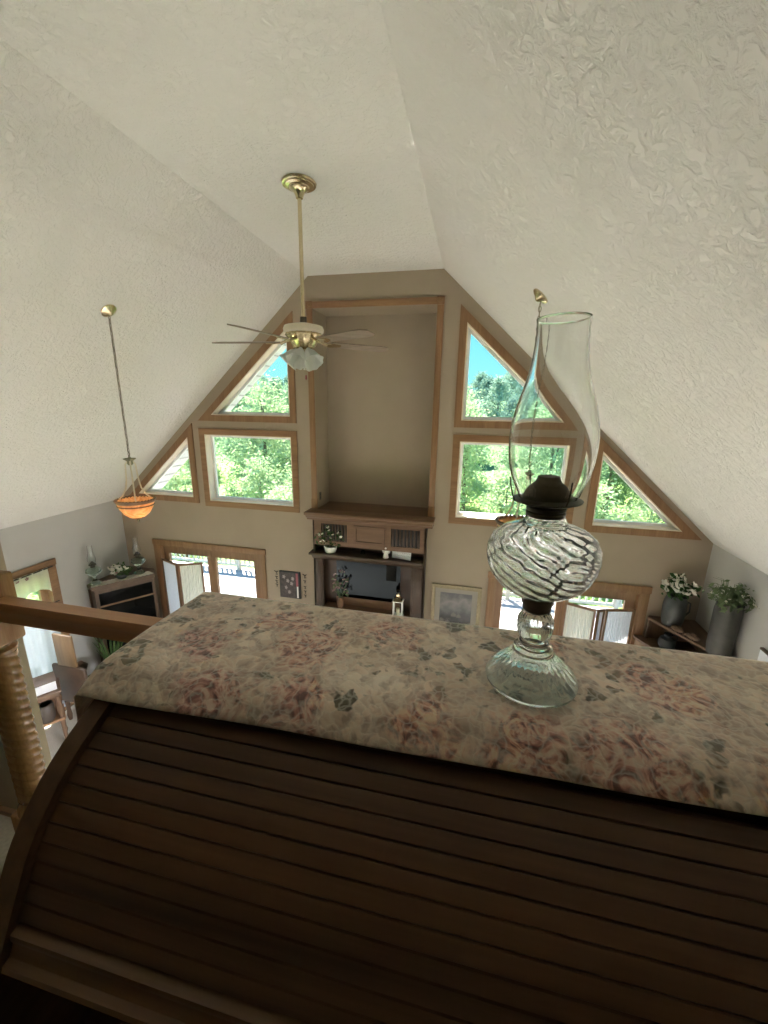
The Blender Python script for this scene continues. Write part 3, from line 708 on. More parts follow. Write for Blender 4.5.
# ------------------------------------------------------------------ corner curio cabinet (left)
t = thing('corner_cabinet', 'dark corner curio cabinet with a lace runner left of the glass doors', 'cabinet', (0, 0, 0))
FL, FR = Vector((-3.917, 4.327)), Vector((-3.432, 5.005)); CZ = 1.65
plan = [tuple(FL), tuple(FR), (-3.60, 5.165), (-4.075, 5.165), (-4.075, 4.40)]
MB().prism(plan, [], CZ - .035, CZ, 'z').build('top_board', M['curio_x'], t, 0)
MB().prism(inset(plan, .02), [], CZ - .075, CZ - .0355, 'z').build('cornice', M['curio_x'], t, 0)
ip = inset(plan, .03)
MB().prism(ip, [], 0, .14, 'z').build('plinth', M['curio_x'], t, 0)
ci = MB()
for a, b in ((2, 3), (3, 4)): 
    A, B = Vector(plan[a]), Vector(plan[b]); d = (B - A).normalized(); nn = Vector((-d.y, d.x)) * .02
    ci.prism([tuple(A + nn * .5), tuple(B + nn * .5), tuple(B + nn * 1.5), tuple(A + nn * 1.5)], [], .14, CZ - .075, 'z')
ci.build('back_panel', M['curio_z'], t, 0)
fd = (FR - FL).normalized(); ang = math.atan2(fd.y, fd.x); FLn = (FR - FL).length
FM = Matrix.Translation((FL.x, FL.y, 0)) @ Matrix.Rotation(ang, 4, 'Z')
dl = MB().ring(rect(.03, FLn - .03, .14, CZ - .08), rect(.075, FLn - .06, .2, CZ - .13), .03, .055, 'y').build('door_frame', M['curio_z'], t, 0, M=FM)
MB().box((.07, .04, .19), (FLn - .05, .045, CZ - .12)).build('door_glass', paneglass('cabinet_glass', (.30, .34, .38), .10), dl, 0, M=FM)
MB().box((.07, .026, 1.30), (FLn - .05, .0395, 1.325), .002).build('glazing_bar', M['oak_x'], dl, 0, M=FM)
MB().ball((FLn - .045, .024, .85), .012).build('knob', M['brass'], dl, M=FM)
sd_ = MB()
A, B = Vector(plan[4]), Vector(plan[0]); d = (B - A).normalized(); nn = Vector((-d.y, d.x))
sd_.prism([tuple(A + nn * .03), tuple(B + nn * .03), tuple(B + nn * .05), tuple(A + nn * .05)], [], .14, CZ - .075, 'z')
A, B = Vector(plan[1]), Vector(plan[2]); d = (B - A).normalized(); nn = Vector((-d.y, d.x))
sd_.prism([tuple(A + nn * .03), tuple(B + nn * .03), tuple(B + nn * .05), tuple(A + nn * .05)], [], .14, CZ - .075, 'z')
sd_.build('side_panel', M['curio_z'], t, 0)
for z in (.6, .95, 1.29): MB().prism(inset(plan, .06), [], z, z + .014, 'z').build('shelf', M['curio_x'], t, 0)
t = thing('lace_runner', 'ivory lace runner with a scalloped edge on the corner curio cabinet', 'runner', (0, 0, CZ))
lp = []
a0, b0 = FL + fd * .0, FR - fd * .02; nrm = Vector((-fd.y, fd.x))
ns = 16
for k in range(ns * 6 + 1):
    u = k / (ns * 6); lp.append(tuple(a0 + (b0 - a0) * u - nrm * (.012 - .035 + .012 * abs(math.sin(u * PI * ns)))))
for k in range(ns * 6 + 1):
    u = 1 - k / (ns * 6); lp.append(tuple(a0 + fd * .02 + (b0 - a0 - fd * .06) * u + nrm * (.155 + .012 * abs(math.sin(u * PI * ns)))))
MB().prism(lp, [], .0005, .004, 'z').build('lace_cloth', M['lace'], t, 0)
def small_lamp(label, x, y, s=1.0):
    t = thing('oil_lamp', label, 'oil lamp', (x, y, CZ + .004))
    t.scale = (s, s, s)
    MB().lathe([(0, 0), (.058, 0), (.06, .01), (.03, .035), (.018, .06), (.022, .085), (.02, .1), (0, .1)], 24).build('foot', M['greenglass'], t)
    MB().lathe([(0, .1), (.02, .1), (.06, .12), (.078, .15), (.07, .18), (.03, .2), (0, .2)], 24).build('font', M['greenglass'], t)
    MB().lathe([(0, .2), (.022, .2), (.024, .22), (.038, .228), (.036, .236), (.022, .25), (.008, .27), (0, .27)], 20).build('burner', M['oldbrass'], t)
    MB().lathe([(.027, .236), (.04, .28), (.04, .31), (.026, .37), (.024, .45), (.0225, .45), (.0245, .37), (.0385, .31), (.0385, .28), (.0255, .236)], 24).build('chimney', M['lampglass'], t)
small_lamp('green glass oil lamp at the near left end of the corner curio cabinet', -3.98, 4.46, 1.3)
small_lamp('green glass oil lamp at the far right end of the corner curio cabinet', -3.68, 4.96, 1.3)
t = thing('white_flower_arrangement', 'white flowers with dark leaves between two green lamps on the curio cabinet', 'flower arrangement', (-3.79, 4.735, CZ + .004))
MB().lathe([(0, 0), (.06, 0), (.075, .03), (.07, .06), (.06, .06), (.06, .01), (0, .01)], 20).build('bowl', M['pewter'], t)
arrangement(t, .05, .13, .15, 4, .02, 21, M['houseleaf'], M['pink'], 150, .04)
bl = MB(); rr = random.Random(8)
for c in ((.03, -.06, .17), (-.02, -.08, .13), (.07, 0, .15), (-.05, -.02, .19), (-.13, -.05, .14)): blossom(bl, c, .062, rr)
bl.build('white_blossoms', M['petal'], t)

# ------------------------------------------------------------------ corner hutch (right)
t = thing('corner_hutch', 'dark two-tier corner hutch shelf right of the glass doors', 'hutch', (0, 0, 0))
HZ = 1.785
top = [(3.57, 5.165), (3.545, 5.12), (4.03, 4.265), (4.08, 4.265), (4.08, 5.165)]
MB().prism(top, [], HZ - .028, HZ, 'z').build('top_shelf', M['curio_y'], t, 0)
low = [(3.44, 5.165), (3.44, 5.11), (3.98, 4.13), (4.08, 4.13), (4.08, 5.165)]
LZ = 1.5
MB().prism(low, [], LZ - .03, LZ, 'z').build('lower_shelf', M['curio_y'], t, 0)
cab = MB(); lp2 = inset(low, .02); cab.prism(lp2, [], 0, LZ - .031, 'z'); cab.build('cupboard', M['tanwood'], t, 0)
for (x, y) in ((3.575, 5.135), (4.045, 4.30)): MB().box((x - .018, y - .018, LZ), (x + .018, y + .018, HZ - .029), .004).build('post', M['curio_z'], t)
MB().prism([(3.60, 5.15), (4.065, 5.15), (4.065, 4.30), (4.05, 4.30), (4.05, 5.135), (3.60, 5.135)], [], LZ, HZ - .029, 'z').build('back_panel', M['curio_z'], t, 0)
t = thing('white_flower_vase', 'dark grey vase of white flowers at the door end of the corner hutch', 'flower vase', (3.75, 5.0, HZ))
t.scale = (1.15, 1.15, 1.5)
MB().lathe([(0, 0), (.085, 0), (.098, .05), (.105, .14), (.10, .2), (.085, .235), (.09, .25), (.08, .25), (.088, .2), (.09, .05), (0, .012)], 32).build('vase', M['pewter'], t)
vh = MB(); vh.tube([(.1, 0, .2), (.135, .0, .19), (.14, 0, .12), (.105, 0, .08)], .008); vh.build('handle', M['pewter'], t)
arrangement(t, .25, .135, .16, 26, .03, 31, M['houseleaf'], M['petal'], 130, .03, by=.16)
t = thing('greenery_pot', 'tall galvanised pot of feathery greenery at the near end of the corner hutch', 'plant pot', (3.968, 4.45, HZ))
MB().lathe([(0, 0), (.104, 0), (.112, .08), (.118, .34), (.118, .50), (.110, .555), (.116, .575), (.106, .575), (.108, .4), (.1, .06), (0, .03)], 32).build('pot', M['steel'], t)
arrangement(t, .57, .20, .23, 30, .015, 41, M['palegreen'], M['petal'], 330, .032, bx=.15)
bl = MB(); rr = random.Random(4)
for k in range(70):
    a = rr.uniform(0, 2 * PI); q_ = rr.uniform(.08, .23); h = rr.uniform(.06, .25)
    if q_ * math.cos(a) > .12: q_ *= .45
    bl.tube([(.05 * math.cos(a), .05 * math.sin(a), .56), (q_ * .6 * math.cos(a), q_ * .6 * math.sin(a), .57 + h), (q_ * math.cos(a), q_ * math.sin(a), .57 + h * .95)], [.003, .0025, .0008], 4)
bl.build('grass_blades', M['palegreen'], t)
t = thing('burlap_bow', 'crumpled brown burlap bow lying on the corner hutch between the pots', 'bow', (3.79, 4.75, HZ))
bb = MB()
for (dx, dy, rz, s_) in ((-.05, .075, -1.05, 1), (.045, -.075, 2.1, 1), (.0, .0, .4, .45)):
    Mx = Matrix.Translation((dx, dy, .034 * s_)) @ Matrix.Rotation(rz, 4, 'Z')
    bm = bmesh.new(); bmesh.ops.create_uvsphere(bm, u_segments=20, v_segments=12, radius=1)
    for v in bm.verts:
        v.co = Vector((v.co.x * .07 * s_, v.co.y * .045 * s_, v.co.z * .033 * s_)); v.co += Vector((0, 0, .006 * math.sin(v.co.x * 260 + v.co.y * 190)))
        v.co.z = max(v.co.z, -.033 * s_)
    bb._add(bm, Mx)
bb.build('burlap', M['burlap'], t)
t = thing('round_jug', 'round black jug under the top shelf of the corner hutch', 'jug', (3.70, 4.90, LZ))
MB().lathe([(0, 0), (.05, 0), (.085, .05), (.092, .09), (.075, .145), (.04, .17), (.04, .195), (.046, .2), (.034, .2), (.03, .17), (0, .16)], 28).build('jug_body', M['black'], t)
jh = MB(); jh.tube([(.04, 0, .19), (.085, 0, .2), (.1, 0, .15), (.085, 0, .11)], .008); jh.build('handle', M['black'], t)
t = thing('lettered_block', 'small white block sign with dark lettering on the lower hutch shelf', 'sign', (3.83, 4.62, LZ), -1.05)
MB().box((-.075, -.014, 0), (.075, .014, .13), .004).build('block', M['white'], t)
sq = MB()
for zc in (.085, .045):
    for k in range(4):
        x = -.05 + k * .028; sq.tube([(x, -.015, zc - .012), (x + .004, -.015, zc + .014), (x + .012, -.015, zc - .004), (x + .018, -.015, zc + .012)], .0025, 4)
sq.build('lettering', ink, t)

t = thing('wall_sign', 'small white sign with a dark top edge on the right-hand wall, at the picture edge', 'sign', (HW, 3.99, 1.80))
MB().box((-.03, -.07, 0), (-.001, .075, .29), .003).build('board', M['paper'], t)
MB().box((-.034, -.075, .291), (-.001, .08, .312), .003).build('top_moulding', M['brown'], t)

# ------------------------------------------------------------------ by the left side door: stand, book, chair, plant
SA = math.atan2(.81, .586)
t = thing('side_stand', 'brown wooden stand with a lower shelf before the left side door', 'stand', (-3.737, 3.203, 0), SA)
s_ = MB(); s_.box((-.27, -.17, .765), (.27, .17, .80), .012); s_.box((-.25, -.15, .72), (.25, .15, .765), .004); s_.build('top', M['curio_x'], t)
MB().box((-.26, -.16, .38), (.26, .16, .41), .006).build('lower_shelf', M['oak_x'], t)
for sx in (-1, 1):
    for sy in (-1, 1):
        MB().lathe([(0, 0), (.018, 0), (.03, .05), (.02, .1), (.026, .38), (.026, .41), (.018, .43), (.03, .48), (.036, .55), (.022, .65), (.03, .69), (.03, .72), (0, .72)], 18).build('leg', M['curio_z'], t, M=Matrix.Translation((sx * .225, sy * .125, 0)))
MB().box((-.25, .135, .411), (.25, .15, .719), .002).build('back_panel', M['curio_z'], t)
t = thing('thick_book', 'thick brown-covered book with white pages lying on the wooden stand', 'book', (-3.70, 3.25, .80), SA + .06)
MB().box((-.17, -.125, .006), (.17, .115, .118), .004).build('pages', M['paper'], t)
c = MB(); c.box((-.18, -.12, 0), (.18, .125, .006), .002); c.box((-.18, -.12, .118), (.18, .125, .126), .002); c.box((-.18, .116, 0), (.18, .126, .126), .003); c.build('cover', M['brown'], t)
t = thing('brown_crock', 'dark crock on the lower shelf of the wooden stand', 'crock', (-3.62, 3.23, .41))
MB().lathe([(0, 0), (.07, 0), (.085, .04), (.085, .2), (.07, .225), (.075, .235), (.062, .235), (.07, .2), (.07, .02), (0, .015)], 24).build('crock_body', plain('grey_brown_stoneware', (.06, .045, .036), .5), t)
t = thing('wooden_armchair', 'brown armchair with a honey wood top panel, turned to the left side door', 'chair', (-3.66, 3.80, 0))
MB().box((-.24, -.16, .30), (.24, .24, .44), .05).build('seat', M['brown'], t)
MB().box((-.26, -.20, .34), (.26, -.15, .90), .02).build('back', M['brown'], t)
MB().box((-.15, -.198, .901), (.15, -.165, 1.36), .012).build('top_panel', M['tanwood'], t)
for sx in (-1, 1):
    a_ = MB(); a_.tube([(sx * .225, -.16, .72), (sx * .235, .0, .70), (sx * .24, .16, .66), (sx * .24, .21, .60), (sx * .235, .19, .54)], [.035, .04, .045, .045, .035], 12); a_.box((sx * .225 - .025, -.15, .36), (sx * .225 + .025, .20, .66), .015); a_.build('arm', M['brown'], t)
    for sy in (-.14, .2): MB().lathe([(0, 0), (.02, 0), (.032, .08), (.022, .16), (.03, .3), (0, .3)], 16).build('leg', M['brown'], t, M=Matrix.Translation((sx * .2, sy, 0)))
t = thing('spiky_houseplant', 'spiky green houseplant in a dark pot beside the corner curio cabinet', 'potted plant', (-3.62, 4.20, 0))
MB().lathe([(0, 0), (.11, 0), (.14, .3), (.15, .32), (.135, .32), (.12, .28), (0, .27)], 28).build('pot', M['pewter'], t)
bl = MB(); rr = random.Random(12)
for k in range(46):
    a = rr.uniform(0, 2 * PI); q_ = rr.uniform(.06, .3); h = rr.uniform(.35, .8)
    bl.tube([(.03 * math.cos(a), .03 * math.sin(a), .27), (q_ * .5 * math.cos(a), q_ * .5 * math.sin(a), .3 + h * .7), (q_ * math.cos(a), q_ * math.sin(a), .3 + h)], [.009, .008, .001], 4)
bl.build('leaf_blades', M['houseleaf'], t)

# ------------------------------------------------------------------ ceiling fan
t = thing('ceiling_fan', 'brass ceiling fan with long downrod, cream motor and frosted tulip shades', 'ceiling fan', (-.035, 3.158, FZ))
MB().lathe([(0, 0), (.118, 0), (.124, -.008), (.118, -.018), (.106, -.02), (.103, -.026), (.092, -.03), (.074, -.032), (.070, -.04), (.05, -.05), (.036, -.068), (.028, -.088), (.024, -.1), (0, -.1)], 40).build('canopy', M['brass'], t)
MB().lathe([(.0145, -.095), (.0145, -.90)], 16).build('downrod', M['brass'], t)
MB().lathe([(.0, -.875), (.024, -.878), (.026, -.915), (.04, -.93), (0, -.93)], 20).build('rod_collar', M['oldbrass'], t)
MB().lathe([(0, -.925), (.07, -.928), (.145, -.945), (.155, -.965), (.152, -.985), (.14, -.995), (0, -.995)], 40).build('motor_cover', M['cream'], t)
h = MB(); h.lathe([(.135, -.996), (.142, -1.01), (.12, -1.03), (.105, -1.05), (.085, -1.085), (.08, -1.1), (0, -1.1)], 40, rf=lambda a, r, z: r * (1 + .035 * math.cos(16 * a)))
h.build('motor_housing', plain('pierced_brass', (.62, .52, .33), .25, 1, vary=.35, scale=50), t)
bz = -1.058
for k, deg in enumerate((185, 257, 329, 41, 113)):
    a = math.radians(deg); Mx = Matrix.Rotation(a, 4, 'Z') @ Matrix.Translation((0, 0, bz)) @ Matrix.Rotation(math.radians(-11), 4, 'X')
    out = []
    for j in range(11):
        u = j / 10; xx = .21 + .53 * u; wv = .052 + .016 * u - (.03 * max(0, u - .88) / .12 if u > .88 else 0)
        out.append((xx, wv))
    poly = out + [(x_, -w_) for x_, w_ in out[::-1]]
    bl = MB().prism(poly, [], -.004, .004, 'z').build('blade', wood('blade_wood', (.16, .12, .09), (.28, .22, .17), 'x', 12), t, 0, M=Mx) if k == 0 else None
    if k == 0: blade_me = MB().prism(poly, [], -.004, .004, 'z'); blade_me.bm.free(); bmat = bl.data.materials[0]
    else: bl = MB().prism(poly, [], -.004, .004, 'z').build('blade', bmat, t, 0, M=Mx)
    ir = MB(); ir.tube([(.09, 0, .02), (.14, 0, .012), (.19, 0, -.01)], [.014, .011, .012], 8); ir.prism([(.18, -.018), (.23, -.042), (.30, -.02), (.31, 0), (.30, .02), (.23, .042), (.18, .018)], [], -.010, -.0045, 'z')
    ir.build('blade_iron', M['brass'], bl, M=Mx)
lk = MB(); lk.lathe([(0, -1.10), (.06, -1.10), (.065, -1.115), (.05, -1.14), (.02, -1.155), (.012, -1.19), (0, -1.195)], 28); lk.build('light_fitter', M['brass'], t)
for deg in (205, 325, 265, 85):
    a = math.radians(deg)
    Mx = Matrix.Rotation(a, 4, 'Z') @ Matrix.Translation((.045, 0, -1.115)) @ Matrix.Rotation(math.radians(-42), 4, 'Y')
    sh = MB(); sh.lathe([(.022, 0), (.026, -.015), (.045, -.04), (.056, -.075), (.062, -.105), (.078, -.13), (.076, -.131), (.059, -.105), (.053, -.075), (.042, -.04), (.023, -.015), (.019, 0)], 36, rf=lambda q_, r, z: r * (1 + (.07 * math.cos(8 * q_) if z < -.1 else .02 * math.cos(8 * q_))))
    sh.build('lamp_shade', M['frost'], t, M=Mx)
pc = MB(); pc.tube([(.02, -.03, -1.15), (.022, -.032, -1.30)], .0018, 6); pc.build('pull_chain', M['brass'], t)
MB().lathe([(0, -1.30), (.006, -1.305), (.007, -1.33), (0, -1.34)], 10, c=(.022, -.032, 0)).build('chain_fob', M['red'], t)

# ------------------------------------------------------------------ bowl pendants on long chains
def pendant(label, x, y):
    zc = ceil_z(x)
    t = thing('bowl_pendant', label, 'pendant lamp', (x, y, zc))
    tilt = math.atan(SL)                    # canopy lies flat against the left slope
    MB().lathe([(0, 0), (.062, 0), (.064, -.01), (.05, -.02), (.03, -.028), (.012, -.042), (0, -.044)], 28).build('canopy', M['brass'], t, M=Matrix.Rotation(-tilt, 4, 'Y'))
    ch = MB(); z = -.035; k = 0; end = -1.22
    while z > end:
        ln = .038; pts = []
        for j in range(10):
            a = 2 * PI * j / 10; u, v = .0095 * math.cos(a), ln * .5 * math.sin(a)
            pts.append((u if k % 2 else 0, 0 if k % 2 else u, z - ln * .5 + v) )
        ch.tube(pts, .0026, 5, closed=True); z -= ln * .82; k += 1
    ch.tube([(.004 * math.sin(q_ * 1.3), .004 * math.cos(q_ * 1.3), -.03 + (end + .03) * q_ / 40) for q_ in range(41)], .0022, 5)
    ch.build('chain', M['chrome'], t)
    hb = MB(); hb.lathe([(0, -1.20), (.010, -1.205), (.018, -1.225), (.04, -1.213), (.044, -1.220), (.022, -1.24), (.025, -1.262), (.016, -1.275), (0, -1.28)], 20, rf=lambda a, r, z_: r * (1 + (.25 * math.cos(6 * a) if r > .03 else 0))); hb.build('hub', plain('verdigris_brass', (.30, .30, .20), .4, .6, vary=.2), t)
    for k in range(3):
        a = math.radians(75 + 120 * k); c_, s2 = math.cos(a), math.sin(a)
        MB().tube([(.02 * c_, .02 * s2, -1.235), (.045 * c_, .045 * s2, -1.27), (.054 * c_, .054 * s2, -1.402), (.07 * c_, .07 * s2, -1.492), (.108 * c_, .108 * s2, -1.562), (.142 * c_, .142 * s2, -1.590)], .0065, 8).build('arm', M['cream'], t)
    MB().lathe([(.155, -1.592), (.153, -1.617), (.138, -1.667), (.105, -1.722), (.065, -1.754), (0, -1.764), (0, -1.758), (.063, -1.748), (.102, -1.716), (.133, -1.662), (.148, -1.615), (.15, -1.592)], 44).build('bowl', M['alabaster'], t)
    rm = MB(); R_ = .157
    rm.lathe([(.15, -1.587), (.172, -1.590), (.166, -1.604), (.155, -1.616)], 44)
    for ph in (0, PI):
        rm.tube([((R_ + .006 * math.cos(16 * a + ph)) * math.cos(a), (R_ + .006 * math.cos(16 * a + ph)) * math.sin(a), -1.592 + .006 * math.sin(16 * a + ph)) for a in [2 * PI * j / 150 for j in range(150)]], .006, 5, closed=True)
    rm.tube([(.149 * math.cos(a), .149 * math.sin(a), -1.642) for a in [2 * PI * j / 48 for j in range(48)]], .006, 6, closed=True)
    rm.build('rim', plain('bronze_rope', (.20, .14, .09), .4, .6, vary=.3), t)
    MB().lathe([(0, -1.754), (.04, -1.756), (.044, -1.766), (.025, -1.774), (.011, -1.780), (.014, -1.794), (.007, -1.807), (0, -1.822)], 20).build('finial', M['chrome'], t)
    MB().ball((0, 0, -1.697), .022, 12, (1, 1, 1.2)).build('bulb', M['frost'], t)
    return t
pl = pendant('amber glass bowl pendant on a long chain from the left ceiling slope', -1.70, 3.06)
pr_ = copy_tree(pl); pr_.location = (1.68, 3.187, ceil_z(1.68)); pr_.rotation_euler = (0, 0, PI)
pr_['label'] = 'amber glass bowl pendant hanging from the right slope, behind the tall glass oil lamp'

# ------------------------------------------------------------------ loft railing
t = thing('loft_railing', 'oak loft railing with a rope-twist newel post behind the desk', 'railing', (-.012, .781, 2.70))
ZR = 3.71 - 2.70
hr = MB(); hr.prism([(-.026, ZR - .012), (-.02, ZR), (.02, ZR), (.026, ZR - .012), (.026, ZR - .024), (.018, ZR - .032), (.022, ZR - .058), (-.022, ZR - .058), (-.018, ZR - .032), (-.026, ZR - .024)], [], .045, 4.05, 'x')
hr.build('handrail', wood('rail_oak', (.44, .195, .085), (.60, .31, .15), 'x', 12, rough=.35), t, 60)
nw = MB(); nw.box((-.05, -.05, 0), (.05, .05, .26), .006); nw.box((-.05, -.05, .865), (.05, .05, 1.075), .008)
nw.lathe([(.05, .26), (.048, .28), (.036, .3), (.042, .31)], 40)
prof = [(.039, .31 + .52 * k / 220) for k in range(221)]
nw.lathe(prof, 48, rf=lambda a, r, z: r * (1 + .15 * abs(math.cos(2 * a + z * 105)) - .08))
nw.lathe([(.039, .83), (.045, .838), (.045, .846), (.034, .852), (.034, .858), (.046, .866)], 40)
nw.lathe([(.04, 1.075), (.03, 1.085), (.022, 1.095), (.034, 1.11), (.044, 1.135), (.044, 1.15), (.03, 1.178), (.0, 1.19)], 32)
nw.build('newel_post', wood('newel_oak', (.24, .115, .042), (.44, .24, .10), 'z', 22, rough=.25), t, 45)
MB().box((.05, -.03, .06), (4.05, .03, .10), .005).build('bottom_rail', M['oak_x'], t)
for k in range(26):
    x = .60 + k * .13
    if x > 4.0: break
    MB().lathe([(0, .10), (.017, .10), (.017, .22), (.011, .24), (.018, .30), (.012, .40), (.016, .62), (.011, .76), (.017, .78), (.017, ZR - .058), (0, ZR - .058)], 12, c=(x, 0, 0)).build('baluster', M['oak_z'], t)

# ------------------------------------------------------------------ roll-top desk
DX0, DX1 = .84, 2.26
t = thing('roll_top_desk', 'dark walnut roll-top desk in the foreground with slatted tambour front', 'desk', ((DX0 + DX1) / 2, .3, 2.70))
ox, oy, oz = (DX0 + DX1) / 2, .3, 2.70
curve = [(.400, 3.888), (.385, 3.878), (.372, 3.8695), (.352, 3.8600), (.336, 3.8515), (.318, 3.842), (.30, 3.830), (.285, 3.818), (.272, 3.805), (.258, 3.791), (.247, 3.777), (.239, 3.765), (.233, 3.754), (.216, 3.722), (.20, 3.69), (.182, 3.645), (.165, 3.61), (.14, 3.58), (.10, 3.555), (.05, 3.54), (0, 3.528), (-.06, 3.515)]
side = [(-.06, 3.462), (.618, 3.462), (.618, 3.888)] + curve
def dm(m): return m
for x0, x1 in ((DX0, DX0 + .026), (DX1 - .026, DX1)):
    MB().prism([(y - oy, z - oz) for y, z in side], [], x0 - ox, x1 - ox, 'x').build('side_panel', M['desk_y'], t, 0)
MB().box((DX0 + .0265 - ox, .396 - oy, 3.872 - oz), (DX1 - .0265 - ox, .618 - oy, 3.889 - oz), .006).build('top_board', M['desk_x'], t)
MB().box((DX0 + .0265 - ox, .60 - oy, 3.462 - oz), (DX1 - .0265 - ox, .617 - oy, 3.871 - oz)).build('back_panel', M['desk_x'], t)
# tambour: narrow slats that follow the curve, set a centimetre below the side panels
cv = [Vector(p) for p in curve[2:15]]
def along(s):
    for a, b in zip(cv, cv[1:]):
        l_ = (b - a).length
        if s <= l_: return a + (b - a) * (s / l_), (b - a).normalized()
        s -= l_
    return cv[-1], (cv[-1] - cv[-2]).normalized()
total = sum((b - a).length for a, b in zip(cv, cv[1:]))
tb = MB(); pitch = .0195; s_ = .0; pts = []
while s_ < total - .03:
    for f_, dep in ((.0, .0135), (.03, .0125), (.07, .0106), (.3, .0102), (.5, .0100), (.7, .0102), (.93, .0106), (.97, .0125)):
        p, d = along(s_ + f_ * pitch); nn = Vector((d.y, -d.x))          # into the desk
        if nn.y > 0: nn = -nn
        pts.append(p + nn * dep)
    s_ += pitch
back = [p + Vector((.012, -.008)) for p in pts]
tb.grid([[(DX0 + .027 - ox, p.x - oy, p.y - oz) for p in pts], [(DX1 - .027 - ox, p.x - oy, p.y - oz) for p in pts]])
tb.grid([[(DX0 + .027 - ox, p.x - oy, p.y - oz) for p in back], [(DX1 - .027 - ox, p.x - oy, p.y - oz) for p in back]])
tb.build('tambour', M['desk_x'], t, 20)
p, d = along(s_ + .002)
br = MB(); Mx = Matrix.Translation((0, p.x - oy, p.y - oz)) @ Matrix.Rotation(math.atan2(d.y, d.x) + PI, 4, 'X')
L0, L1 = DX0 + .027 - ox, DX1 - .027 - ox
br.prism([(0.0, -.024), (0.0, -.010), (-.005, -.004), (-.011, -.006), (-.016, -.010), (-.028, -.010), (-.033, -.004), (-.039, -.005), (-.042, -.012), (-.042, -.024)], [], L0, L1, 'x')
br.build('bottom_rail', wood('paler_rail_wood', (.11, .055, .026), (.26, .145, .07), 'x', 16, rough=.3, stretch=.04), t, 50, M=Mx)  # rail wood is paler than the rest of the desk
lk = MB(); lk.lathe([(0, 0), (.011, 0), (.011, .003), (.006, .004), (0, .004)], 20, M=Mx @ Matrix.Translation((-.33, -.05, -.004)) ); lk.build('lock_plate', M['brass'], t)
MB().box((DX0 - ox - .02, -.12 - oy, 3.43 - oz), (DX1 - ox + .02, .63 - oy, 3.461 - oz), .006).build('writing_surface', M['desk_x'], t)
for x0, x1 in ((DX0 - ox, DX0 - ox + .40), (DX1 - ox - .40, DX1 - ox)):
    pd = MB().box((x0, -.08 - oy, .0), (x1, .61 - oy, 3.429 - oz), .004).build('pedestal', M['desk_z'], t)
    for k in range(3):
        dr = MB().box((x0 + .03, -.098 - oy, .10 + k * .205), (x1 - .03, -.081 - oy, .29 + k * .205), .004).build('drawer_front', M['desk_x'], pd)

# ------------------------------------------------------------------ brocade scarf over the desk top
t = thing('floral_scarf', 'cream floral brocade scarf with dusty roses draped over the desk top', 'table scarf', (0, 0, 0))
pf = [(.632, 3.80), (.6335, 3.86), (.632, 3.892), (.628, 3.8975), (.62, 3.8995)] + [(.62 - .19 * k / 12, 3.8995) for k in range(1, 13)] + [(.418, 3.8990), (.405, 3.8980), (.394, 3.8955), (.385, 3.8915), (.377, 3.8870), (.368, 3.8820), (.359, 3.8775)]
xs = [.8185 + (2.285 - .8185) * k / 150 for k in range(151)]
def cl(x, y, z, f):
    wv = noise.noise(Vector((x * 7, y * 9, 1.3))) * .0022 + noise.noise(Vector((x * 23, y * 23, 4))) * .0008
    return (x, y, z + abs(wv) * (1 if z > 3.885 else .3))
sm = MB(); rows = []
for j, (y, z) in enumerate(pf):
    row = []
    for x in xs:
        u_ = max(0, min(1, (.43 - y) / .07)); dy = .016 * u_ * (x - .82) / .75
        if j >= len(pf) - 4: dy += -.004 * (j - len(pf) + 5) * .25 * (.5 + noise.noise(Vector((x * 5, 2, 0)))) 
        row.append(cl(x, y + dy, z, j))
    rows.append(row)
# both ends hang down a little past the desk sides
L_, R_ = [], []
for j, row in enumerate(rows):
    p = row[0]; q2 = row[-1]
    L_.append([(p[0] - .001 - .004 * math.sin(p[1] * 40), p[1], p[2] - .078), (p[0] - .002, p[1], p[2] - .04), (p[0] - .001, p[1], p[2] - .006), (p[0] + .004, p[1], p[2] - .0005)])
    R_.append([(q2[0] - .004, q2[1], q2[2] - .0005), (q2[0] + .001, q2[1], q2[2] - .006), (q2[0] + .002, q2[1], q2[2] - .04), (q2[0] + .004, q2[1], q2[2] - .09)])
rows = [L_[j] + rows[j][1:-1] + R_[j] for j in range(len(rows))]
sm.grid(rows)
sc_ = sm.build('scarf_cloth', M['tapestry'], t, 80)
md = sc_.modifiers.new('thick', 'SOLIDIFY'); md.thickness = .0022; md.offset = 1

# ------------------------------------------------------------------ tall glass oil lamp
t = thing('tall_oil_lamp', 'tall clear glass oil lamp with a swirled font standing on the floral scarf', 'oil lamp', (1.404, .499, 3.9025))
t.rotation_euler = (0, -.024, 0)
MB().lathe([(0, .03), (.012, .028), (.03, .018), (.05, .002), (.054, 0), (.0572, .001), (.058, .005), (.0555, .010), (.046, .019), (.034, .031), (.026, .041), (.0245, .045), (.0245, .0475), (.0205, .050), (.019, .054), (.0193, .058), (.0165, .062), (.0205, .068), (.0222, .078), (.0215, .088), (.0175, .097), (.015, .1), (0, .1)], 96,
    rf=lambda a, r, z: r * (1 + (.022 * math.cos(28 * a) if (.012 < z < .043 and r > .02) or (.062 < z < .097) else 0))).build('foot', M['baseglass'], t)
MB().lathe([(0, .1005), (.0152, .1005), (.0172, .103), (.0175, .109), (.0195, .112), (.0195, .119), (.0175, .121), (0, .121)], 40).build('stem_collar', M['oldbrass'], t)
op = [(.0, .1215), (.012, .1215), (.024, .124), (.038, .1295), (.050, .138), (.0585, .149), (.0635, .161), (.0657, .174), (.0650, .186), (.060, .197), (.050, .2055), (.038, .2105), (.030, .2125), (.026, .2155), (.0235, .220), (.0225, .2235)]
fine = []
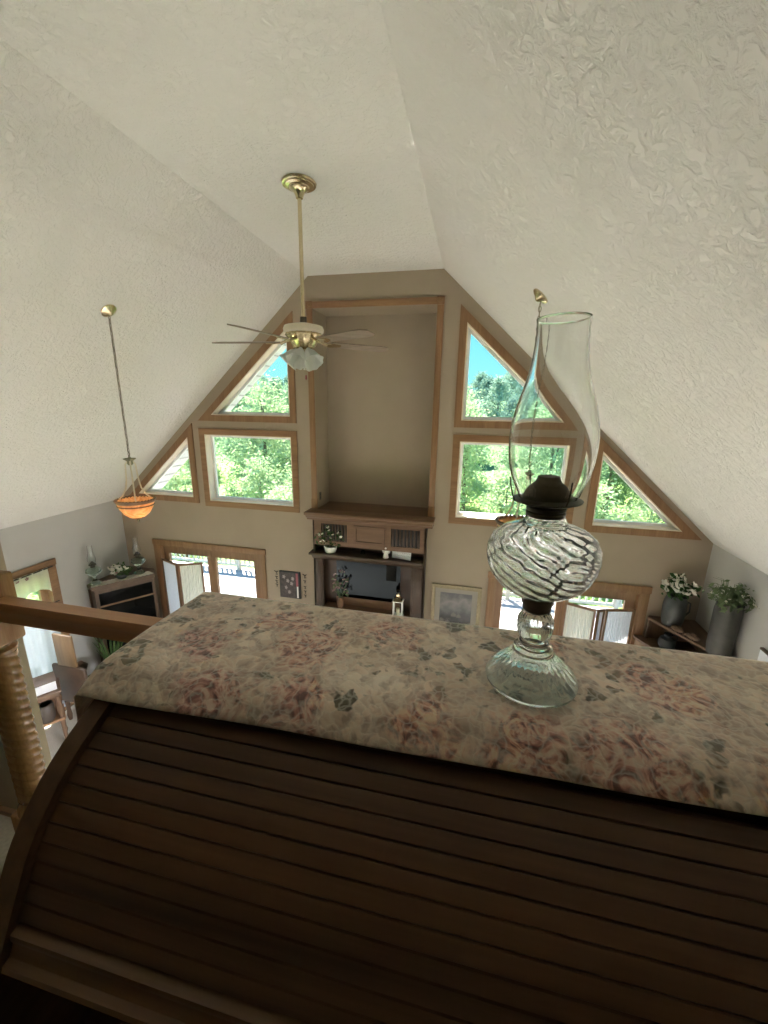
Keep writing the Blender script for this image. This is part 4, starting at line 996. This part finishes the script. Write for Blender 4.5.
for a, b in zip(op, op[1:]):
    for k in range(8): u = k / 8; fine.append((a[0] + (b[0] - a[0]) * u, a[1] + (b[1] - a[1]) * u))
fine.append(op[-1])
def swirl(a, r, z):
    w_ = noise.noise(Vector((math.cos(a) * 2.2, math.sin(a) * 2.2, z * 40))) * 1.6
    return math.sin(15 * a + z * 560 + w_ * 1.8) * .6 + .4 * math.sin(11 * a - z * 330 + w_ * 2.6 + 1)
inn = [(10 + max(0, r - .0048), z + (.0035 if z < .13 else (-.003 if .19 < z < .212 else 0))) for r, z in fine]
fo = MB()
fo.lathe(fine + [(inn[-1][0], fine[-1][1] + .0001)] + inn[::-1], 240,
         rf=lambda a, r, z: r if r < 5 else max(.0005, r - 10 + (.0030 * swirl(a, r - 10, z) if r > 10.026 else 0)))
fo.build('font', M['lampglass'], t, 80)
MB().lathe([(0, .2238), (.021, .2238), (.0225, .226), (.0225, .229), (.021, .2305), (.0225, .232), (.0225, .2345), (.018, .236), (.018, .238), (.03, .2395), (.039, .2425), (.0395, .244), (.034, .2455), (.0285, .2465), (.0268, .249), (.0255, .2535), (.0205, .260), (.0150, .2645), (.0130, .268), (.012, .2715), (.006, .2725), (0, .2725)], 40).build('burner', M['oldbrass'], t)
for k in range(4):
    a = math.radians(20 + 90 * k); c_, s2 = math.cos(a), math.sin(a)
    MB().tube([(.036 * c_, .036 * s2, .2435), (.0405 * c_, .0405 * s2, .2445), (.0435 * c_, .0435 * s2, .252), (.0465 * c_, .0465 * s2, .264), (.0475 * c_, .0475 * s2, .272)], .0009, 6).build('prong', M['oldbrass'], t)
kn = MB(); kn.tube([(.02, 0, .233), (.05, 0, .233)], .0018, 8); kn.lathe([(0, 0), (.007, 0), (.008, .0015), (.007, .003), (0, .003)], 20, M=Matrix.Translation((.05, 0, .233)) @ Matrix.Rotation(PI / 2, 4, 'Y'))
kn.build('wick_knob', M['oldbrass'], t, M=Matrix.Rotation(math.radians(75), 4, 'Z'))
co = [(.0325, .2465), (.034, .252), (.0385, .262), (.0430, .274), (.0460, .288), (.0475, .303), (.0478, .318), (.0462, .336), (.0425, .354), (.0375, .371), (.0325, .388), (.0292, .405), (.0275, .422), (.0268, .436), (.0272, .4475), (.0278, .4500)]
co = [(r, .2455 + (z - .2455) * .955) for r, z in co]
ci = [(r - .0015, z) for r, z in co]
MB().lathe(co + [(co[-1][0] - .0007, co[-1][1] + .0006)] + ci[::-1] + [co[0]], 96).build('chimney', M['lampglass'], t, 80)

# ------------------------------------------------------------------ outside: deck, railing, ground, hill, trees
struct(MB().box((-60, 5.4, -3.2), (60, 130, -2.8)).build('ground_meadow', M['grass'], smooth=0))
struct(MB().box((-60, -30, -3.2), (60, 5.39, -2.8)).build('ground_yard', M['grass'], smooth=0))
dk = MB()
for k in range(26): dk.box((-7, 5.40 + k * .145, -.09), (7, 5.40 + k * .145 + .138, -.05), .003)
struct(dk.build('deck_floor', M['deck']))
struct(MB().box((-7, 5.40, -2.8), (7, 9.15, -.092)).build('deck_skirt', M['deckrail'], smooth=0))
t = thing('deck_railing', 'pale railing with thin balusters along the far edge of the deck', 'railing', (0, 9.05, -.05))
MB().box((-6.9, -.07, .88), (6.9, .07, .92), .006).build('top_rail', M['deckrail'], t); MB().box((-6.9, -.02, .10), (6.9, .02, .17), .004).build('bottom_rail', M['deckrail'], t)
for k in range(7): MB().box((-6.9 + k * 2.3 - .045, -.045, 0), (-6.9 + k * 2.3 + .045, .045, 1.0), .006).build('post', M['deckrail'], t)
b0 = None
for k in range(98):
    x = -6.8 + k * .14
    if b0 is None: b0 = MB().box((-.018, -.018, .17), (.018, .018, .88)).build('baluster', M['deckrail'], t, 0); b0.location.x = x
    else:
        c = b0.copy(); COL.objects.link(c); c.location.x = x
# hillside
hm = MB(); rows = []
for j in range(30):
    y = 38 + j * 3.2; row = []
    for i in range(61):
        x = -110 + i * 3.7; f = max(0, min(1, (y - 38) / 62)); f = f * f * (3 - 2 * f)
        row.append((x, y, -3.0 + f * (8.2 + 1.2 * math.sin(x * .05) + .8 * noise.noise(Vector((x * .06, y * .06, 0))))))
    rows.append(row)
hm.grid(rows); hs = hm.build('ground_hillside', M['hill'], smooth=80); struct(hs)
def hill_z(x, y):
    f = max(0, min(1, (y - 38) / 62)); f = f * f * (3 - 2 * f); return -3.0 + f * (8.2 + 1.2 * math.sin(x * .05) + .8 * noise.noise(Vector((x * .06, y * .06, 0))))
def make_tree(h, rad, seed, leafm, nl, leaf, low=.12):
    rr = random.Random(seed)
    t = thing('leafy_tree', '', 'tree', (0, 0, 0))
    tr = MB(); tr.tube([(0, 0, 0), (.05, .03, h * .3), (-.04, .05, h * .6), (0, 0, h * .92)], [h * .022, h * .018, h * .012, h * .004], 8)
    cs = []
    for k in range(60):
        u = rr.uniform(low, 1); a = rr.uniform(0, 2 * PI); prof = math.sin(PI * (.12 + .84 * u) ** .85) ** .7
        q_ = rad * prof * rr.uniform(.35, 1); c = (q_ * math.cos(a), q_ * math.sin(a), h * u); cs.append(c)
        if k % 5 == 0: tr.tube([(0, 0, max(.1 * h, c[2] - .25 * h)), (c[0] * .5, c[1] * .5, c[2] - .08 * h), c], [h * .008, h * .005, h * .001], 5)
    tr.build('trunk', M['bark'], t)
    VF = ([], []); leaves(VF, cs, nl, rad * .34, leaf, rr)
    raw('foliage', VF[0], VF[1], leafm, t)
    return t
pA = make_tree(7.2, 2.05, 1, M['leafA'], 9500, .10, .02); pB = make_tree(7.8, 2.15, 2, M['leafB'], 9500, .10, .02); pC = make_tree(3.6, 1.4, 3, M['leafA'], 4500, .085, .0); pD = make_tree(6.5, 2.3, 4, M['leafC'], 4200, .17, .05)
used = set()
def plant(p, x, y, z, s, label, group):
    if p.name not in used: o = p; used.add(p.name)
    else: o = copy_tree(p)
    o.location = (x, y, z); o.scale = (s, s, s); o.rotation_euler = (0, 0, rnd.uniform(0, 6.28)); o['label'] = label; o['group'] = group
for k in range(15):                       # woods behind the deck
    x = -29 + k * 4.3 + rnd.uniform(-.4, .4); y = 23.4 + (k % 2) * 4.6 + rnd.uniform(-.5, .5)
    left = x < 0
    s = (1.14 if left else 1.0) * rnd.uniform(.93, 1.06)
    plant([pA, pB][k % 2] if left else [pA, pA, pB][k % 3], x, y, -2.85, s, 'tall leafy tree in the woods past the deck, seen through the %s windows' % ('left' if left else 'right'), 'woods behind the deck, %s windows' % ('left' if left else 'right'))
for k in range(15):
    x = -34 + k * 4.9 + rnd.uniform(-.4, .4); y = 34.5 + (k % 2) * 5 + rnd.uniform(-.5, .5)
    plant([pB, pA][k % 2], x, y, -2.9, (1.2 if x < 0 else 1.0) * rnd.uniform(.9, 1.05), 'tree of the deeper row in the woods, seen through the %s windows' % ('left' if x < 0 else 'right'), 'deeper row of the woods, %s windows' % ('left' if x < 0 else 'right'))
for k in range(16):
    x = -20 + k * 2.75 + rnd.uniform(-.2, .2); y = 12.6 + (k % 2) * 2.5
    plant(pC, x, y, -2.85, rnd.uniform(.85, 1.1), 'rounded yellow-green bush just past the deck railing', 'bushes past the deck railing')
for k in range(18):
    plant(pC, -26 + k * 3.2 + rnd.uniform(-.2, .2), 17.6 + (k % 2) * 2.2, -2.85, rnd.uniform(1.0, 1.15), 'rounded bush of the second row, between the deck and the tall trees', 'second row of bushes past the deck')
for j, yy in enumerate((50, 60, 70, 80, 90, 99)):
    for (a, b) in ((-1.0, -.30), (-.12, .50)):
        x = a * yy
        while x < b * yy:
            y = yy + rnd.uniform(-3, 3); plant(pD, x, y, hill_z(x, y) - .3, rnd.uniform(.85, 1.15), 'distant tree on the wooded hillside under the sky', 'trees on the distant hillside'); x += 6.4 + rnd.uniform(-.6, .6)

# ------------------------------------------------------------------ light
wd = bpy.data.worlds.new('sky'); scene.world = wd; wd.use_nodes = True; wt = wd.node_tree; wt.nodes.clear(); L = wt.links
out = wt.nodes.new('ShaderNodeOutputWorld'); bg = wt.nodes.new('ShaderNodeBackground'); tc = wt.nodes.new('ShaderNodeTexCoord'); sp = wt.nodes.new('ShaderNodeSeparateXYZ'); rp = wt.nodes.new('ShaderNodeValToRGB')
e = rp.color_ramp.elements; e[0].position = 0; e[0].color = (.24, .58, .62, 1); e[1].position = .55; e[1].color = (.12, .36, .72, 1); x = e.new(.18); x.color = (.14, .49, .60, 1)
L.new(tc.outputs['Generated'], sp.inputs[0]); L.new(sp.outputs['Z'], rp.inputs['Fac']); L.new(rp.outputs['Color'], bg.inputs['Color'])
mr = wt.nodes.new('ShaderNodeMapRange'); mr.inputs['From Min'].default_value = .2; mr.inputs['From Max'].default_value = -.9; mr.inputs['To Min'].default_value = .29; mr.inputs['To Max'].default_value = .75
L.new(sp.outputs['Y'], mr.inputs['Value']); L.new(mr.outputs[0], bg.inputs['Strength']); L.new(bg.outputs[0], out.inputs[0])
def lamp(name, typ, loc, energy, col=(1, 1, 1), **k):
    d = bpy.data.lights.new(name, typ); d.energy = energy; d.color = col
    for a, v in k.items(): setattr(d, a, v)
    o = bpy.data.objects.new(name, d); COL.objects.link(o); o.location = loc; return o
s = lamp('sun', 'SUN', (0, 0, 20), 6.4, (1, .92, .84), angle=.01)
s.rotation_euler = Vector((.27, -.36, -.89)).to_track_quat('-Z', 'Y').to_euler()
# daylight entering by the two glazed side doors
for sgn in (-1, 1):
    a = lamp('side_door_daylight', 'AREA', (sgn * (HW + .30), (SDO[0] + SDO[1]) / 2, 1.25), 14, (.95, .97, 1), shape='RECTANGLE', size=1.7, size_y=1.7, spread=math.radians(120))
    a.rotation_euler = Vector((-sgn, 0, -.75)).to_track_quat('-Z', 'Y').to_euler()
for sgn in (-1, 1):  # added fill lamps behind the unseen side windows, bounced off the floor
    a = lamp('added_side_fill', 'AREA', (sgn * (HW + .40), 1.0, 1.75), 49, (1, .935, .99), shape='RECTANGLE', size=1.6, size_y=1.5, spread=math.radians(60))
    a.rotation_euler = Vector((-sgn, .1, -.55)).to_track_quat('-Z', 'Y').to_euler()
lamp('pendant_bulb', 'POINT', (-1.70, 3.06, ceil_z(1.7) - 1.697), 11, (1, .66, .38), shadow_soft_size=.012)

# ------------------------------------------------------------------ camera
R = [[0.976, 0.070, -0.206], [0.217, -0.244, 0.945], [0.016, -0.967, -0.253]]
cx = Vector((R[0][0], R[1][0], R[2][0])); fw = Vector((R[0][2], R[1][2], R[2][2])).normalized()
cx = (cx - fw * cx.dot(fw)).normalized(); up = cx.cross(fw).normalized()
cam = bpy.data.cameras.new('camera'); co_ = bpy.data.objects.new('camera', cam); COL.objects.link(co_)
mat = Matrix(((cx.x, up.x, -fw.x, 1.31), (cx.y, up.y, -fw.y, 0), (cx.z, up.z, -fw.z, 4.25), (0, 0, 0, 1)))
co_.matrix_world = mat
cam.sensor_fit = 'HORIZONTAL'; cam.sensor_width = 36; cam.lens = 405.8 / 768 * 36; cam.clip_start = .02; cam.clip_end = 500
scene.camera = co_
scene.view_settings.view_transform = 'Standard'; scene.view_settings.look = 'None'; scene.view_settings.gamma = 1; scene.view_settings.use_curve_mapping = False
scene.view_settings.exposure = 2.68
scene.cycles.use_denoising = True
scene.cycles.max_bounces = 14; scene.cycles.diffuse_bounces = 6; scene.cycles.transmission_bounces = 12; scene.cycles.transparent_max_bounces = 16
scene.cycles.caustics_refractive = True; scene.cycles.caustics_reflective = False; scene.cycles.sample_clamp_indirect = 6
